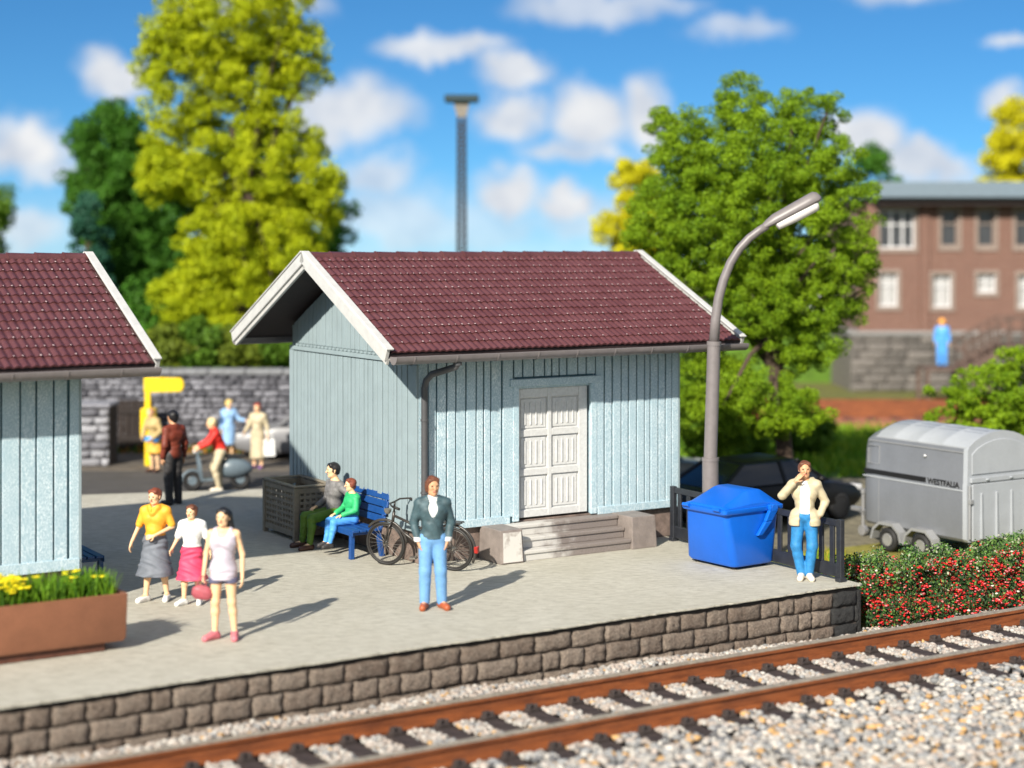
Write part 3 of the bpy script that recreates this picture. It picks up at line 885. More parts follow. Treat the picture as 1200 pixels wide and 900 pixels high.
def make_house(label, loc, rz, with_door=True, seed=3, pitchx=.158):
    rng = random.Random(seed)
    t = thing('goods_shed', label, 'shed', loc, rz)
    yr = D_ / 2
    slope = (ZR - ZE) / (yr + OV)
    th = math.atan(slope)
    zroof = lambda y: ZE + slope * ((y + OV) if y <= yr else (D_ - y + OV))
    zw = lambda y: zroof(y) - .12                              # underside of the roof over the walls
    # plinth
    MB().box(.05, L_ - .05, .05, D_ - .05, 0, .515).build('plinth', PLINTH, t, bevel=.01)
    # front wall with its opening
    dx0, dx1, dz0, dz1 = 1.72, 3.24, .52, 2.66
    z0, zt = .50, zw(0)
    w = MB()
    w.cur = 1
    if with_door:
        w.box(0, dx0, 0, .12, z0, zt); w.box(dx1, L_, 0, .12, z0, zt); w.box(dx0, dx1, 0, .12, dz1, zt)
        w.cur = 0
        boards(w, .16, dx0 - .24, .60, zt, 0, pitchx, rng)
        boards(w, dx1 + .20, L_ - .12, .60, zt, 0, pitchx, rng)
        boards(w, dx0 - .02, dx1 + .02, dz1 + .13, zt, 0, .165, rng, thick=.034)
        for a, b in ((dx0 - .22, dx0 - .04), (dx1 + .03, dx1 + .18)):
            w.box(a, b, -.036, 0, .60, zt)
        w.box(-.012, dx0 - .10, -.05, 0, .50, .625)
        w.box(dx1 + .06, L_ + .012, -.05, 0, .50, .625)
    else:
        w.box(0, L_, 0, .12, z0, zt)
        w.cur = 0
        boards(w, .16, L_ - .14, .60, zt, 0, pitchx * 1.25, rng)
        w.box(-.012, L_ + .012, -.05, 0, .50, .65)
    w.box(-.01, .15, -.035, 0, .625, zt); w.box(L_ - .115, L_ + .01, -.035, 0, .625, zt)
    w.build('front_wall', [BOARD_F, GROOVE], t, bevel=.005)
    # gables
    for gx, out in ((0, -1), (L_, 1)):
        g = MB()
        xa, xb = (gx, gx + .12) if out < 0 else (gx - .12, gx)
        pent = [(.121, z0), (D_ - .121, z0), (D_ - .121, zw(D_ - .121)), (yr, zw(yr)), (.121, zw(.121))]
        g.cur = 1
        g.prism(pent, 'x', xa, xb)
        g.cur = 0
        boards(g, .10, D_ - .10, .60, 3.03, gx, .158, rng, thick=.030, gap=.036, axis='y', out=out)
        boards(g, .10, D_ - .10, 3.17, 4, gx, .158, rng, thick=.026, gap=.024, axis='y', out=out, ztop=lambda y: zw(y) - .02)
        a, b = sorted((gx + out * .001, gx + out * .045))
        g.box(a, b, -.03, D_ + .03, 3.05, 3.12)
        k = .06
        while k < D_ - .06:                                    # little saw-tooth row under the gable boards
            g.box(a, b - .012 if out > 0 else b, k, k + .07, 3.125, 3.165); k += .145
        g.box(a, b, -.03, D_ + .03, .50, .61)
        g.box(a, b, -.034, .10, .613, 3.045); g.box(a, b, D_ - .10, D_ + .034, .613, 3.045)
        g.build('gable_wall', [BOARD_G, GROOVE_G], t, bevel=.004)
    MB().box(0, L_, D_ - .12, D_, z0, zw(D_)).build('rear_wall', BOARD_G, t)
    # roof deck
    x0, x1 = -OG0 + .02, L_ + OG1 - .02
    dk = .05
    dm = MB()
    e0, e1 = (-OV, ZE - .0), (yr, ZR)
    dm.prism([(-OV, ZE - .07), (-OV, ZE - .015), (yr, ZR - .015), (D_ + OV, ZE - .015), (D_ + OV, ZE - .07), (yr, ZR - .09)], 'x', x0, x1)
    for i in range(0):                                         # purlins shown under the overhang
        for s in (0, 1):
            yy = .35 + i * .75
            y_ = yy if s == 0 else D_ - yy
            dm.box(x0 + .03, .0, y_ - .05, y_ + .05, zroof(y_) - .20, zroof(y_) - .075)
            dm.box(L_, x1 - .03, y_ - .05, y_ + .05, zroof(y_) - .20, zroof(y_) - .075)
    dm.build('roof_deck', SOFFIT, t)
    # pantiles
    tl = MB()
    n = Vector((0, -math.sin(th), math.cos(th))); tv = Vector((0, math.cos(th), math.sin(th)))
    E = Vector((0, -OV - .03, ZE - .015))
    SL = (yr + OV + .03) / math.cos(th)
    rows = 13
    rl = SL / rows
    pit = .116
    cols = int((x1 - x0 - .08) / pit)
    xs = x0 + .04
    pw = (x1 - x0 - .08) / cols
    sub = 6
    prof = [.0, .012, .022, .024, .017, .005]
    for side in (0, 1):
        for r in range(rows):
            s0, s1 = r * rl, (r + 1) * rl + .015
            rowj = rng.uniform(-.004, .004)
            lines = [[], [], []]
            for c in range(cols * sub + 1):
                x = xs + c * pw / sub
                h = prof[c % sub]
                jj = rowj + .006 * math.sin(c // sub * 12.9898 + r * 78.2)
                for q, (s, hh) in enumerate(((s0 + jj, h * .55 - .004), (s0 + jj, h + .017), (s1, h * .8))):
                    p = E + tv * s + n * hh
                    lines[q].append((x, p.y if side == 0 else D_ - p.y, p.z))
            b = len(tl.v)
            m = len(lines[0])
            vs = lines[0] + lines[1] + lines[2]
            fs = []
            for c in range(m - 1):
                for q in (0, 1):
                    f = (q * m + c, q * m + c + 1, (q + 1) * m + c + 1, (q + 1) * m + c)
                    fs.append(f if side == 0 else f[::-1])
            tl.cur = 0
            tl.add(vs, fs)
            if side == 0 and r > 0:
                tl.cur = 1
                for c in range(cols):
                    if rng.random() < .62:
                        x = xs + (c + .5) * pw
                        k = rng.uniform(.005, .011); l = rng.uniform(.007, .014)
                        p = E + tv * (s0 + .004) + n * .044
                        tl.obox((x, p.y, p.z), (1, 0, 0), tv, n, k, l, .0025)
    tl.build('roof_tiles', [TILE, TILE_GLINT], t, fixn=False)
    # ridge tiles
    rd = MB()
    k = x0 + .03
    while k < x1 - .05:
        e = min(k + .43, x1 - .02)
        pr = []
        for xx, rr in ((k, .105), (k + .03, .098), (e, .085)):
            pr.append([(xx, yr + rr * 1.15 * math.cos(a), ZR - .035 + rr * math.sin(a)) for a in [math.pi * i / 8 for i in range(9)]])
        rd.loft(pr)
        k += .415
    rd.build('ridge_tiles', TILE, t, smooth_angle=40)
    # bargeboards, double stepped
    for xx, s in ((-OG0, 1), (L_ + OG1, -1)):
        for side in (0, 1):
            bb = MB()
            def P(s_, h): 
                p = E + tv * s_ + n * h
                return p
            ctr = (P(-.02, -.075) + P(SL, -.075)) / 2
            ln = SL + .02
            for off, hh, dx, wd in ((-.035, .085, 0, .030), (-.140, .050, .035, .026)):
                c = (P(-.02, off) + P(SL + .05, off)) / 2
                y = c.y if side == 0 else D_ - c.y
                tv2 = tv if side == 0 else Vector((0, -tv.y, tv.z)); n2 = n if side == 0 else Vector((0, -n.y, n.z))
                bb.obox((xx + s * dx, y, c.z), (1, 0, 0), tv2, n2, wd, ln / 2 + .01, hh)
            c = (P(-.02, .075) + P(SL, .075)) / 2
            y = c.y if side == 0 else D_ - c.y
            bb.obox((xx + s * .02, y, c.z), (1, 0, 0), tv2, n2, .062, ln / 2, .013)
            bb.build('bargeboard', WHITEB, t, bevel=.006)
    # gutters
    for side in (0, 1):
        yc = -OV - .10 if side == 0 else D_ + OV + .10
        gm = MB()
        ro, ri = .118, .102
        sec = [(yc + ro * math.cos(a), ZE - .065 + ro * math.sin(a)) for a in [math.pi + math.pi * i / 10 for i in range(11)]]
        sec += [(yc + ri * math.cos(a), ZE - .065 + ri * math.sin(a)) for a in [2 * math.pi - math.pi * i / 10 for i in range(11)]]
        gm.prism(sec, 'x', -OG0 + .06, L_ + OG1 - .02)
        for ex in (-OG0 + .055, L_ + OG1 - .025):
            gm.prism(sec[:11], 'x', ex, ex + .012)
        gg = gm.build('gutter', GUTTER, t, smooth_angle=35)
        if side == 0:
            for i in range(9):
                bx = MB()
                xx = -OG0 + .35 + i * .72
                sec2 = [(yc + (ro + .008) * math.cos(a), ZE - .065 + (ro + .008) * math.sin(a)) for a in [math.pi + math.pi * q / 10 for q in range(11)]]
                sec2 += [(yc + ro * math.cos(a), ZE - .065 + ro * math.sin(a)) for a in [2 * math.pi - math.pi * q / 10 for q in range(11)]]
                bx.prism(sec2, 'x', xx, xx + .022)
                bx.build('gutter_bracket', GUTTER, gg)
    if with_door:
        dp = MB()
        yg = -OV - .085
        pts = [(.30, yg, ZE - .15), (.30, yg, ZE - .20), (.29, yg + .03, ZE - .25), (.20, yg + .20, ZE - .31), (.11, -.24, ZE - .38), (.07, -.14, ZE - .48), (.05, -.115, ZE - .60),
               (.05, -.115, 1.6), (.05, -.115, .35), (.05, -.115, .18)]
        dp.tube(pts, .052, 12)
        dp.tube([(.30, yg, ZE - .16), (.30, yg, ZE - .225)], .068, 12)
        o = dp.build('downpipe', PIPE, t, smooth_angle=50)
        for z in (2.2, 1.1):
            MB().tube([(.05, -.115, z), (.05, -.115, z + .03)], .062, 12).build('pipe_clamp', PIPE, o)
        # door frame and door
        fr = MB()
        fr.box(dx0 - .04, dx0 + .07, -.045, .02, dz0, dz1 - .02)
        fr.box(dx1 - .07, dx1 + .04, -.045, .02, dz0, dz1 - .02)
        fr.box(dx0 - .10, dx1 + .10, -.075, .02, dz1 - .02, dz1 + .10)
        fr.box(dx0, dx0 + .03, .02, .30, dz0, dz1); fr.box(dx1 - .03, dx1, .02, .30, dz0, dz1)
        fr.box(dx0 + .03, dx1 - .03, .02, .30, dz1 - .06, dz1)
        fr.build('door_frame', BOARD_F, t, bevel=.006)
        d = MB()
        a, b = dx0 + .075, dx1 - .085
        zz0, zz1 = dz0 + .03, dz1 - .065
        yf = .055
        d.box(a, b, yf + .04, yf + .09, zz0, zz1)
        mid = (a + b) / 2 - .045
        st = .075
        xs_ = [(a, a + st), (mid - st / 2, mid + st / 2), (b - st - .09, b)]
        for q in xs_: d.box(q[0], q[1], yf, yf + .04, zz0, zz1)
        zs = [zz0, zz0 + .12, zz0 + .66, zz0 + .77, zz0 + 1.28, zz0 + 1.39, zz1 - .15, zz1]
        for (p, q) in ((a + st, mid - st / 2), (mid + st / 2, b - st - .09)):
            for i in range(0, 8, 2):
                d.box(p, q, yf + .002, yf + .04, zs[i], zs[i + 1])
            for i in (1, 3, 5):
                za, zb = zs[i] + .02, zs[i + 1] - .02
                d.box(p + .025, q - .025, yf + .026, yf + .04, za, zb)
                for k in range(4):
                    c = p + (q - p) * (k + 1) / 5
                    d.box(c - .016, c + .016, yf + .012, yf + .026, za + .05, zb - .05)
        dd = d.build('door', DOORM, t, bevel=.007)
        hm = MB()
        hm.box(a - .055, a - .005, yf - .06, yf + .03, 1.48, 1.74)
        hm.build('lock_plate', IRON, dd, bevel=.006)
        MB().tube([(a + .035, yf, 1.56), (a + .035, yf - .05, 1.56), (a + .035, yf - .05, 1.68), (a + .035, yf, 1.68)], .009, 8).build('handle', WHITEB, dd)
    return t

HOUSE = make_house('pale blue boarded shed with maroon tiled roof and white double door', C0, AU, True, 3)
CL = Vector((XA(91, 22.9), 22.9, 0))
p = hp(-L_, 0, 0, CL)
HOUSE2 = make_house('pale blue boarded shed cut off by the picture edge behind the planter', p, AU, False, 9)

# ------------------------------------------------------------------ door steps
stp = thing('stone_steps', 'three brown stone steps between two cheek blocks under the white door', 'steps', hp(1.085, -.03), AU)
W = 2.955
def step_mat():
    m, nt, b = nodes('brown_stone_pale_at_one_end'); t = NT(nt); v = t.coord()
    sp = t.n('ShaderNodeSeparateXYZ'); t.l(v, sp.inputs[0])
    n = t.noise(v, 5, 5); n2 = t.noise(v, 60, 3)
    f = t.rng(t.math('ADD', sp.outputs[0], t.math('MULTIPLY', t.math('SUBTRACT', n, .5), 1.6)), .75, 1.5, .85, 0, True)  # mask: paler towards the low-x end, with a noisy border
    c = t.mix(t.rng(n2, .3, .7, 0, 1), c4((.185, .155, .14)), c4((.25, .215, .198)))
    t.l(t.mix(f, c, c4((.60, .585, .55))), b.inputs['Base Color']); b.inputs['Roughness'].default_value = .6
    t.bump(b, n2, .4, .008)
    return m
STEPW = step_mat()
STEPM = M('brown_step_stone', (.225, .19, .172), .55, var=.2, scale=5, bump=.35, bscale=60)
def pale_step_mat():
    m, nt, b = nodes('pale_step_stone')  # pale mottled front face of one cheek block
    t = NT(nt); v = t.coord()
    n = t.noise(v, 9, 5); n2 = t.noise(v, 60, 3)
    c = t.mix(t.rng(n, .25, .5, 0, 1), c4((.30, .25, .22)), c4((.60, .58, .54)))
    t.l(c, b.inputs['Base Color']); b.inputs['Roughness'].default_value = .55
    t.bump(b, n2, .4, .008)
    return m
STEP_PALE = pale_step_mat()
for i, (zz, dd) in enumerate(((.165, .56), (.33, .38), (.50, .20))):
    s = MB()
    z_ = .0 if i == 0 else (.165, .33)[i - 1] + .001
    s.box(.42, W - .49, -dd, .05 - .002 * i, z_, zz)
    s.box(.42, W - .49, -dd - .025, -dd + .001, zz - .055, zz - .003)
    s.build('step', STEPW, stp, bevel=.012, seg=2)
for a, b, mm in ((0, .418, 1), (W - .488, W, 0)):
    s = MB()
    s.hexa([(a, -.62, 0), (b, -.62, 0), (b, .045, 0), (a, .045, 0), (a + .015, -.585, .51), (b - .015, -.585, .51), (b - .015, .045, .51), (a + .015, .045, .51)])
    if mm:
        s.cur = 1
        s.hexa([(a + .02, -.634, .012), (b - .02, -.634, .012), (b - .02, -.60, .012), (a + .02, -.60, .012), (a + .033, -.599, .49), (b - .033, -.599, .49), (b - .033, -.57, .49), (a + .033, -.57, .49)])
    s.build('cheek_block', [STEPM, STEP_PALE], stp, bevel=.014, seg=2)
# ------------------------------------------------------------------ ground, platform, track
GZ = -.78
def ground_mat():
    m, nt, b = nodes('scrub_ground'); t = NT(nt); v = t.coord()
    n1 = t.noise(v, .35, 6, .65); n2 = t.noise(v, 6, 5, .7); n3 = t.noise(v, 30, 3)
    c = t.mix(t.rng(n1, .35, .65, 0, 1), c4((.085, .115, .018)), c4((.15, .13, .055)))
    c = t.mix(t.rng(n2, .4, .65, 0, .7), c, c4((.20, .19, .02)))
    t.l(c, b.inputs['Base Color']); b.inputs['Roughness'].default_value = .95
    t.bump(b, n3, .8, .05)
    return m
me = bpy.data.meshes.new('ground')
S_ = 420
me.from_pydata([(-S_, -200, GZ), (S_, -200, GZ), (S_, S_, GZ), (-S_, S_, GZ)], [], [(0, 1, 2, 3)])
tag(link('ground', me, ground_mat()), kind='structure')

def concrete_mat():
    m, nt, b = nodes('brushed_platform_concrete'); t = NT(nt)
    v = t.coord(rot=(0, 0, -AU), scale=(1, 1, 1))
    vs = t.coord(rot=(0, 0, -AU), scale=(.30, 1.6, 1))
    n1 = t.noise(v, .8, 5); st = t.noise(vs, 10, 6, .75); fine = t.noise(v, 60, 3, .7)
    sp = t.noise(t.coord(rot=(0, 0, -AU), scale=(.20, 1.7, 1)), 26, 4, .7); blot = t.noise(v, .45, 4)
    c = t.mix(t.rng(n1, .3, .7, 0, 1), c4((.52, .495, .41)), c4((.585, .56, .475)))
    c = t.mix(t.rng(st, .45, .66, 0, .65), c, c4((.33, .31, .25)))
    c = t.mix(t.rng(sp, .50, .63, 0, .85), c, c4((.26, .235, .175)))
    c = t.mix(t.rng(blot, .5, .7, 0, .22), c, c4((.33, .30, .22)))
    c = t.mix(t.rng(fine, .45, .7, 0, .3), c, c4((.62, .60, .54)))
    t.l(c, b.inputs['Base Color']); b.inputs['Roughness'].default_value = .85
    h = t.math('ADD', st, t.math('MULTIPLY', fine, .5))
    t.bump(b, h, .8, .025)
    return m
CONC = concrete_mat()
# platform outline: front edge gently ragged, in shed coordinates
rng = random.Random(5)
VF, UR = -4.60, 4.76
front = []
u = -13.0
while u < UR - .05:
    front.append((u, VF + .012 * math.sin(u * 2.1) + rng.uniform(-.012, .012)))
    u += rng.uniform(.05, .11)
front.append((UR, VF + .01))
fl = G(-150, 584); fr_ = G(342, 572)
def to_uv(p): 
    d = p - C0
    return (d.x * UX + d.y * UY, -d.x * UY + d.y * UX)
outline = front + [(UR + .02, VF + 1.5), (UR, 0), (UR + .02, 7.4), to_uv(fr_), to_uv(G(90, 580)), to_uv(G(-300, 590))]
top_ = [hp(a, b, 0) for a, b in outline]
pm = MB()
n = len(top_)
vs = [tuple(p) for p in top_] + [(p.x, p.y, -.022) for p in top_] 
vs2 = [tuple(hp(a, b + (.16 if i < len(front) else 0) - (.16 if i > len(front) + 2 else 0), -.022)) for i, (a, b) in enumerate(outline)] + [tuple(hp(a, b + (.16 if i < len(front) else 0) - (.16 if i > len(front) + 2 else 0), GZ - .1)) for i, (a, b) in enumerate(outline)]
fs = [list(range(n))] + [(i, n + i, n + (i + 1) % n, (i + 1) % n) for i in range(n)] + [list(range(n, 2 * n))[::-1]]
pm.add(vs, fs)
pm.add(vs2, [(i, n + i, n + (i + 1) % n, (i + 1) % n) for i in range(n)])
tag(pm.build('platform', CONC, bevel=0, fixn=True), kind='structure')

# ------------------------------------------------------------------ stone walls
def stone_wall_mesh(mb, L, courses, wr, depth, rng, x0=0.0, z0=0.0, pil=.03, gx=7, gz=5, split=.12, joint=.022, darkfrom=None):
    """hewn blocks along +x, their faces looking to -y; every block is a pillow of its own"""
    z = z0
    for h in courses:
        x = x0 - rng.uniform(0, wr[0])
        while x < x0 + L:
            w = rng.uniform(*wr)
            xe = min(x + w, x0 + L); xs_ = max(x, x0)
            if xe - xs_ > .06:
                subs = [(z, h)]
                for (zz, hh) in subs:
                    a, b = xs_ + joint / 2, xe - joint / 2
                    c, d = zz + joint / 2, zz + hh - joint / 2
                    amp = rng.uniform(.6, 1.25) * pil
                    ph = [rng.uniform(0, 9) for _ in range(4)]
                    tl = rng.uniform(-.3, .3) * pil
                    mb.cur = 0 if darkfrom is None or a + rng.uniform(-.25, .1) < darkfrom else 1
                    vs, fs = [], []
                    for j in range(gz + 1):
                        for i in range(gx + 1):
                            s, q = i / gx, j / gz
                            e = min(1, min(s, 1 - s) * (b - a) / .045) * min(1, min(q, 1 - q) * (d - c) / .045)
                            e = e ** .55
                            wob = .5 * pil * math.sin(ph[0] + 31 * (a + s * w)) * math.sin(ph[1] + 27 * q * hh * 3) + .25 * pil * math.sin(ph[2] + 60 * (s + q))
                            y = -e * (amp + wob + tl * (q - .5)) 
                            jx = .010 * math.sin(ph[3] + 9 * q) if i in (0, gx) else 0
                            jz = .010 * math.sin(ph[2] + 7 * s) if j in (0, gz) else 0
                            vs.append((a + s * (b - a) + jx, y, c + q * (d - c) + jz))
                    b0 = len(vs)
                    W_ = gx + 1
                    for j in range(gz):
                        for i in range(gx):
                            fs.append((j * W_ + i, j * W_ + i + 1, (j + 1) * W_ + i + 1, (j + 1) * W_ + i))
                    ring = [i for i in range(gx + 1)] + [j * W_ + gx for j in range(1, gz + 1)] + [gz * W_ + i for i in range(gx - 1, -1, -1)] + [j * W_ for j in range(gz - 1, 0, -1)]
                    for r_ in ring: vs.append((vs[r_][0], depth, vs[r_][2]))
                    m = len(ring)
                    for k in range(m):
                        q = (k + 1) % m
                        fs.append((ring[k], b0 + k, b0 + q, ring[q]))
                    mb.add(vs, fs)
            x += w
        z += h

def stone_mat(name, c1, c2, c3, lichen=.4):
    m, nt, b = nodes(name); t = NT(nt); v = t.coord()
    g = t.n('ShaderNodeNewGeometry')
    n1 = t.noise(v, 9, 6, .7); n2 = t.noise(v, 55, 3, .7)
    c = t.mix(g.outputs['Random Per Island'], c4(c1), c4(c2))
    c = t.mix(t.rng(n1, .45, .7, 0, lichen), c, c4(c3))
    t.l(c, b.inputs['Base Color']); b.inputs['Roughness'].default_value = .85
    n4 = t.noise(v, 34, 4, .7)
    g2 = t.n('ShaderNodeVectorMath', operation='SCALE'); t.l(c, g2.inputs[0]); t.l(t.rng(n4, .36, .64, .62, 1.35), g2.inputs['Scale'])
    t.l(g2.outputs[0], b.inputs['Base Color'])
    t.bump(b, t.math('ADD', n1, t.math('MULTIPLY', n4, .9)), 1.0, .03)
    return m
PSTONE = stone_mat('brown_hewn_stone', (.135, .098, .075), (.215, .17, .135), (.30, .26, .215))
PDARK = stone_mat('soot_black_stone', (.012, .012, .013), (.03, .03, .03), (.05, .048, .045))
MORTAR = M('dark_mortar', (.055, .045, .038), .95, var=.3)
pw_ = thing('retaining_wall', 'brown hewn stone retaining wall along the platform front with soot black end', 'wall', hp(-12.6, VF + .055, GZ), AU)
wm = MB()
stone_wall_mesh(wm, 12.6 + UR - .03, [.225, .245, .225], (.22, .60), .05, random.Random(21), darkfrom=12.6 + UR - .72)
wm.build('stone_blocks', [PSTONE, PDARK], pw_, smooth=True, fixn=False)
MB().box(0, 12.6 + UR - .03, .02, .16, -.05, .72).build('mortar_core', MORTAR, pw_)
em = MB()
em.box(12.6 + UR - .05, 12.6 + UR + .02, -.012, .30, -.02, .69)
em.build('end_stone', PDARK, pw_, bevel=.02, seg=2)

# ------------------------------------------------------------------ ballast and track
def rock_shapes(k, rng):
    out = []
    for _ in range(k):
        bm = bmesh.new(); bmesh.ops.create_icosphere(bm, subdivisions=1, radius=1)
        sc = [rng.uniform(.75, 1.2), rng.uniform(.65, 1.05), rng.uniform(.5, .8)]
        pts = []
        for v in bm.verts:
            f = rng.uniform(.78, 1.15)
            pts.append([v.co.x * sc[0] * f, v.co.y * sc[1] * f, v.co.z * sc[2] * f])
        tri = [[v.index for v in f.verts] for f in bm.faces]
        bm.free()
        out.append((np.array(pts), np.array(tri)))
    return out
ROCKS = rock_shapes(9, random.Random(2))

def pebbles(name, P, size, mats, rng, sink=.25):
    """P (N,3) ; one mesh of many irregular pebbles"""
    N = len(P)
    V, F, Mi = [], [], []
    base = 0
    kinds = rng.integers(0, len(ROCKS), N)
    ang = rng.uniform(0, 6.283, N)
    midx = rng.choice(len(mats), N, p=[m[1] for m in mats])
    for k, (pts, tri) in enumerate(ROCKS):
        sel = np.nonzero(kinds == k)[0]
        n = len(sel)
        if not n: continue
        ca, sa = np.cos(ang[sel])[:, None], np.sin(ang[sel])[:, None]
        s = size[sel][:, None]
        x = (pts[None, :, 0] * ca - pts[None, :, 1] * sa) * s + P[sel, 0][:, None]
        y = (pts[None, :, 0] * sa + pts[None, :, 1] * ca) * s + P[sel, 1][:, None]
        z = pts[None, :, 2] * s + P[sel, 2][:, None] + s * sink
        V.append(np.stack([x, y, z], 2).reshape(-1, 3))
        f = (tri[None] + (np.arange(n) * len(pts))[:, None, None]).reshape(-1, 3) + base
        F.append(f); Mi.append(np.repeat(midx[sel], len(tri)))
        base += n * len(pts)
    V = np.concatenate(V); F = np.concatenate(F); Mi = np.concatenate(Mi)
    me = bpy.data.meshes.new(name)
    me.vertices.add(len(V)); me.vertices.foreach_set('co', V.astype(np.float32).ravel())
    me.loops.add(len(F) * 3); me.loops.foreach_set('vertex_index', F.astype(np.int32).ravel())
    me.polygons.add(len(F))
    me.polygons.foreach_set('loop_start', np.arange(0, len(F) * 3, 3, dtype=np.int32))
    me.polygons.foreach_set('loop_total', np.full(len(F), 3, dtype=np.int32))
    me.polygons.foreach_set('material_index', Mi.astype(np.int32))
    me.update(calc_edges=True); me.validate()
    return link(name, me, [m[0] for m in mats])

def scatter_uv(n, u0, u1, v0, v1, rng):
    u = rng.uniform(u0, u1, n); v = rng.uniform(v0, v1, n)
    x = C0.x + u * UX - v * UY; y = C0.y + u * UY + v * UX
    px = HX + FPX * x / np.maximum(y, .1); py = HY + FPX * 5.6 / np.maximum(y, .1)
    ok = (px > -200) & (px < 1420) & (y > 16.2)
    return u[ok], v[ok], x[ok], y[ok]

VR1, VR2 = -5.46, -6.90
ZT = -.45                                                   # rail head
SLP = .61
PB_W = M('pale_ballast', (.42, .395, .36), .85, var=.15, island=.22)
PB_G = M('grey_ballast', (.25, .25, .25), .85, var=.15, island=.3)
PB_P = M('pinkish_ballast', (.37, .315, .275), .85, var=.15, island=.2)
PB_O = M('ochre_ballast', (.46, .28, .12), .85, var=.15, island=.25)
PB_D = M('dark_ballast', (.10, .10, .105), .85, var=.15, island=.3)
def bed_h(v, u=None):
    heap = 0 if u is None else np.clip((3.9 - u) / 2.5, 0, 1) * (.10 + .03 * np.sin(u * 2.3)) * np.clip((v + 5.2) / .25, 0, 1)
    return np.where(v > -5.1, GZ + .04 + heap + .02 * np.sin(v * 9), np.where(v > -7.9, GZ + .075, GZ + .075 - (-7.9 - v) * .02))
tb = MB()
tb.add([tuple(hp(-16, -11.5, GZ + .004)), tuple(hp(22, -11.5, GZ + .004)), tuple(hp(22, -4.62, GZ + .03)), tuple(hp(-16, -4.62, GZ + .03))], [(0, 1, 2, 3)])
tag(tb.build('track_bed', M('ballast_dust', (.26, .225, .19), .95, var=.3, scale=12, bump=.6)), kind='structure')
g = np.random.default_rng(4)
u, v, x, y = scatter_uv(90000, -14, 14, -7.15, -4.66, g)
ph = (u / SLP) % 1.0
keep = ~((np.abs(ph - .5) < .27) & (v < -4.9) & (v > -7.45)) & (np.abs(v - VR1) > .09) & (np.abs(v - VR2) > .09)
keep &= g.uniform(0, 1, len(u)) < np.where(v > -5.1, .80, .62)
u, v, x, y = u[keep], v[keep], x[keep], y[keep]
P = np.stack([x, y, bed_h(v, u) + g.uniform(0, .03, len(u))], 1)
tag(pebbles('ballast_gravel', P, g.uniform(.026, .048, len(u)), [(PB_W, .38), (PB_P, .48), (PB_G, .11), (PB_O, .03)], g), kind='stuff')
u, v, x, y = scatter_uv(60000, -14, 16, -11.3, -7.05, g)
ph = (u / SLP) % 1.0
keep = ~((np.abs(ph - .5) < .27) & (v > -7.45)) & (g.uniform(0, 1, len(u)) < .50)
u, v, x, y = u[keep], v[keep], x[keep], y[keep]
P = np.stack([x, y, bed_h(v) + g.uniform(0, .035, len(u))], 1)
tag(pebbles('trackside_gravel', P, g.uniform(.032, .075, len(u)), [(PB_W, .40), (PB_P, .17), (PB_G, .28), (PB_O, .09), (PB_D, .06)], g), kind='stuff')
# verge east of the platform
u, v, x, y = scatter_uv(16000, 4.8, 14, -5.25, -4.5, g)
P = np.stack([x, y, GZ + .02 + g.uniform(0, .03, len(u)) + np.clip(v + 5.1, 0, 1) * .08], 1)
tag(pebbles('verge_pebbles', P, g.uniform(.016, .034, len(u)), [(PB_P, .36), (PB_W, .28), (PB_O, .2), (PB_G, .1), (PB_D, .06)], g), kind='stuff')

def rust_mat():
    m, nt, b = nodes('rusty_rail'); t = NT(nt); v = t.coord(scale=(1.2, 8, 8))
    n1 = t.noise(v, 2, 6, .7); n2 = t.noise(t.coord(), 50, 3)
    c = t.mix(t.rng(n1, .35, .65, 0, 1), c4((.12, .034, .011)), c4((.27, .080, .022)))
    c = t.mix(t.rng(n2, .55, .75, 0, .4), c, c4((.10, .035, .018)))
    t.l(c, b.inputs['Base Color']); b.inputs['Roughness'].default_value = .6
    t.bump(b, n2, .3, .006)
    return m
RUSTM = rust_mat()
HEADM = M('worn_rail_head', (.34, .295, .235), .45, metal=.15, var=.25, scale=14)
SLEEP = M('dark_sleeper', (.045, .033, .030), .7, var=.35, scale=10, bump=.4)
trk = thing('railway_track', 'rusty two rail railway track on dark sleepers along the platform', 'track', hp(0, 0, 0), AU)
UT0, UT1 = -13.1, 15.5
for vr in (VR1, VR2):
    r = MB()
    prof = [(-.105, 0), (.105, 0), (.105, .022), (.022, .045), (.018, .145), (.048, .165), (.048, .208), (.040, .218), (-.040, .218), (-.048, .208), (-.048, .165), (-.018, .145), (-.022, .045), (-.105, .022)]
    r.prism([(vr + a, ZT - .218 + b) for a, b in prof], 'x', UT0, UT1)
    ro = r.build('rail', RUSTM, trk, smooth_angle=25)
    MB().box(UT0, UT1, vr - .050, vr + .050, ZT - .012, ZT + .0035).build('rail_head', HEADM, ro)
first = None
k = 0
rs = random.Random(8)
u = SLP * math.ceil(UT0 / SLP) + SLP * .5
smesh = []
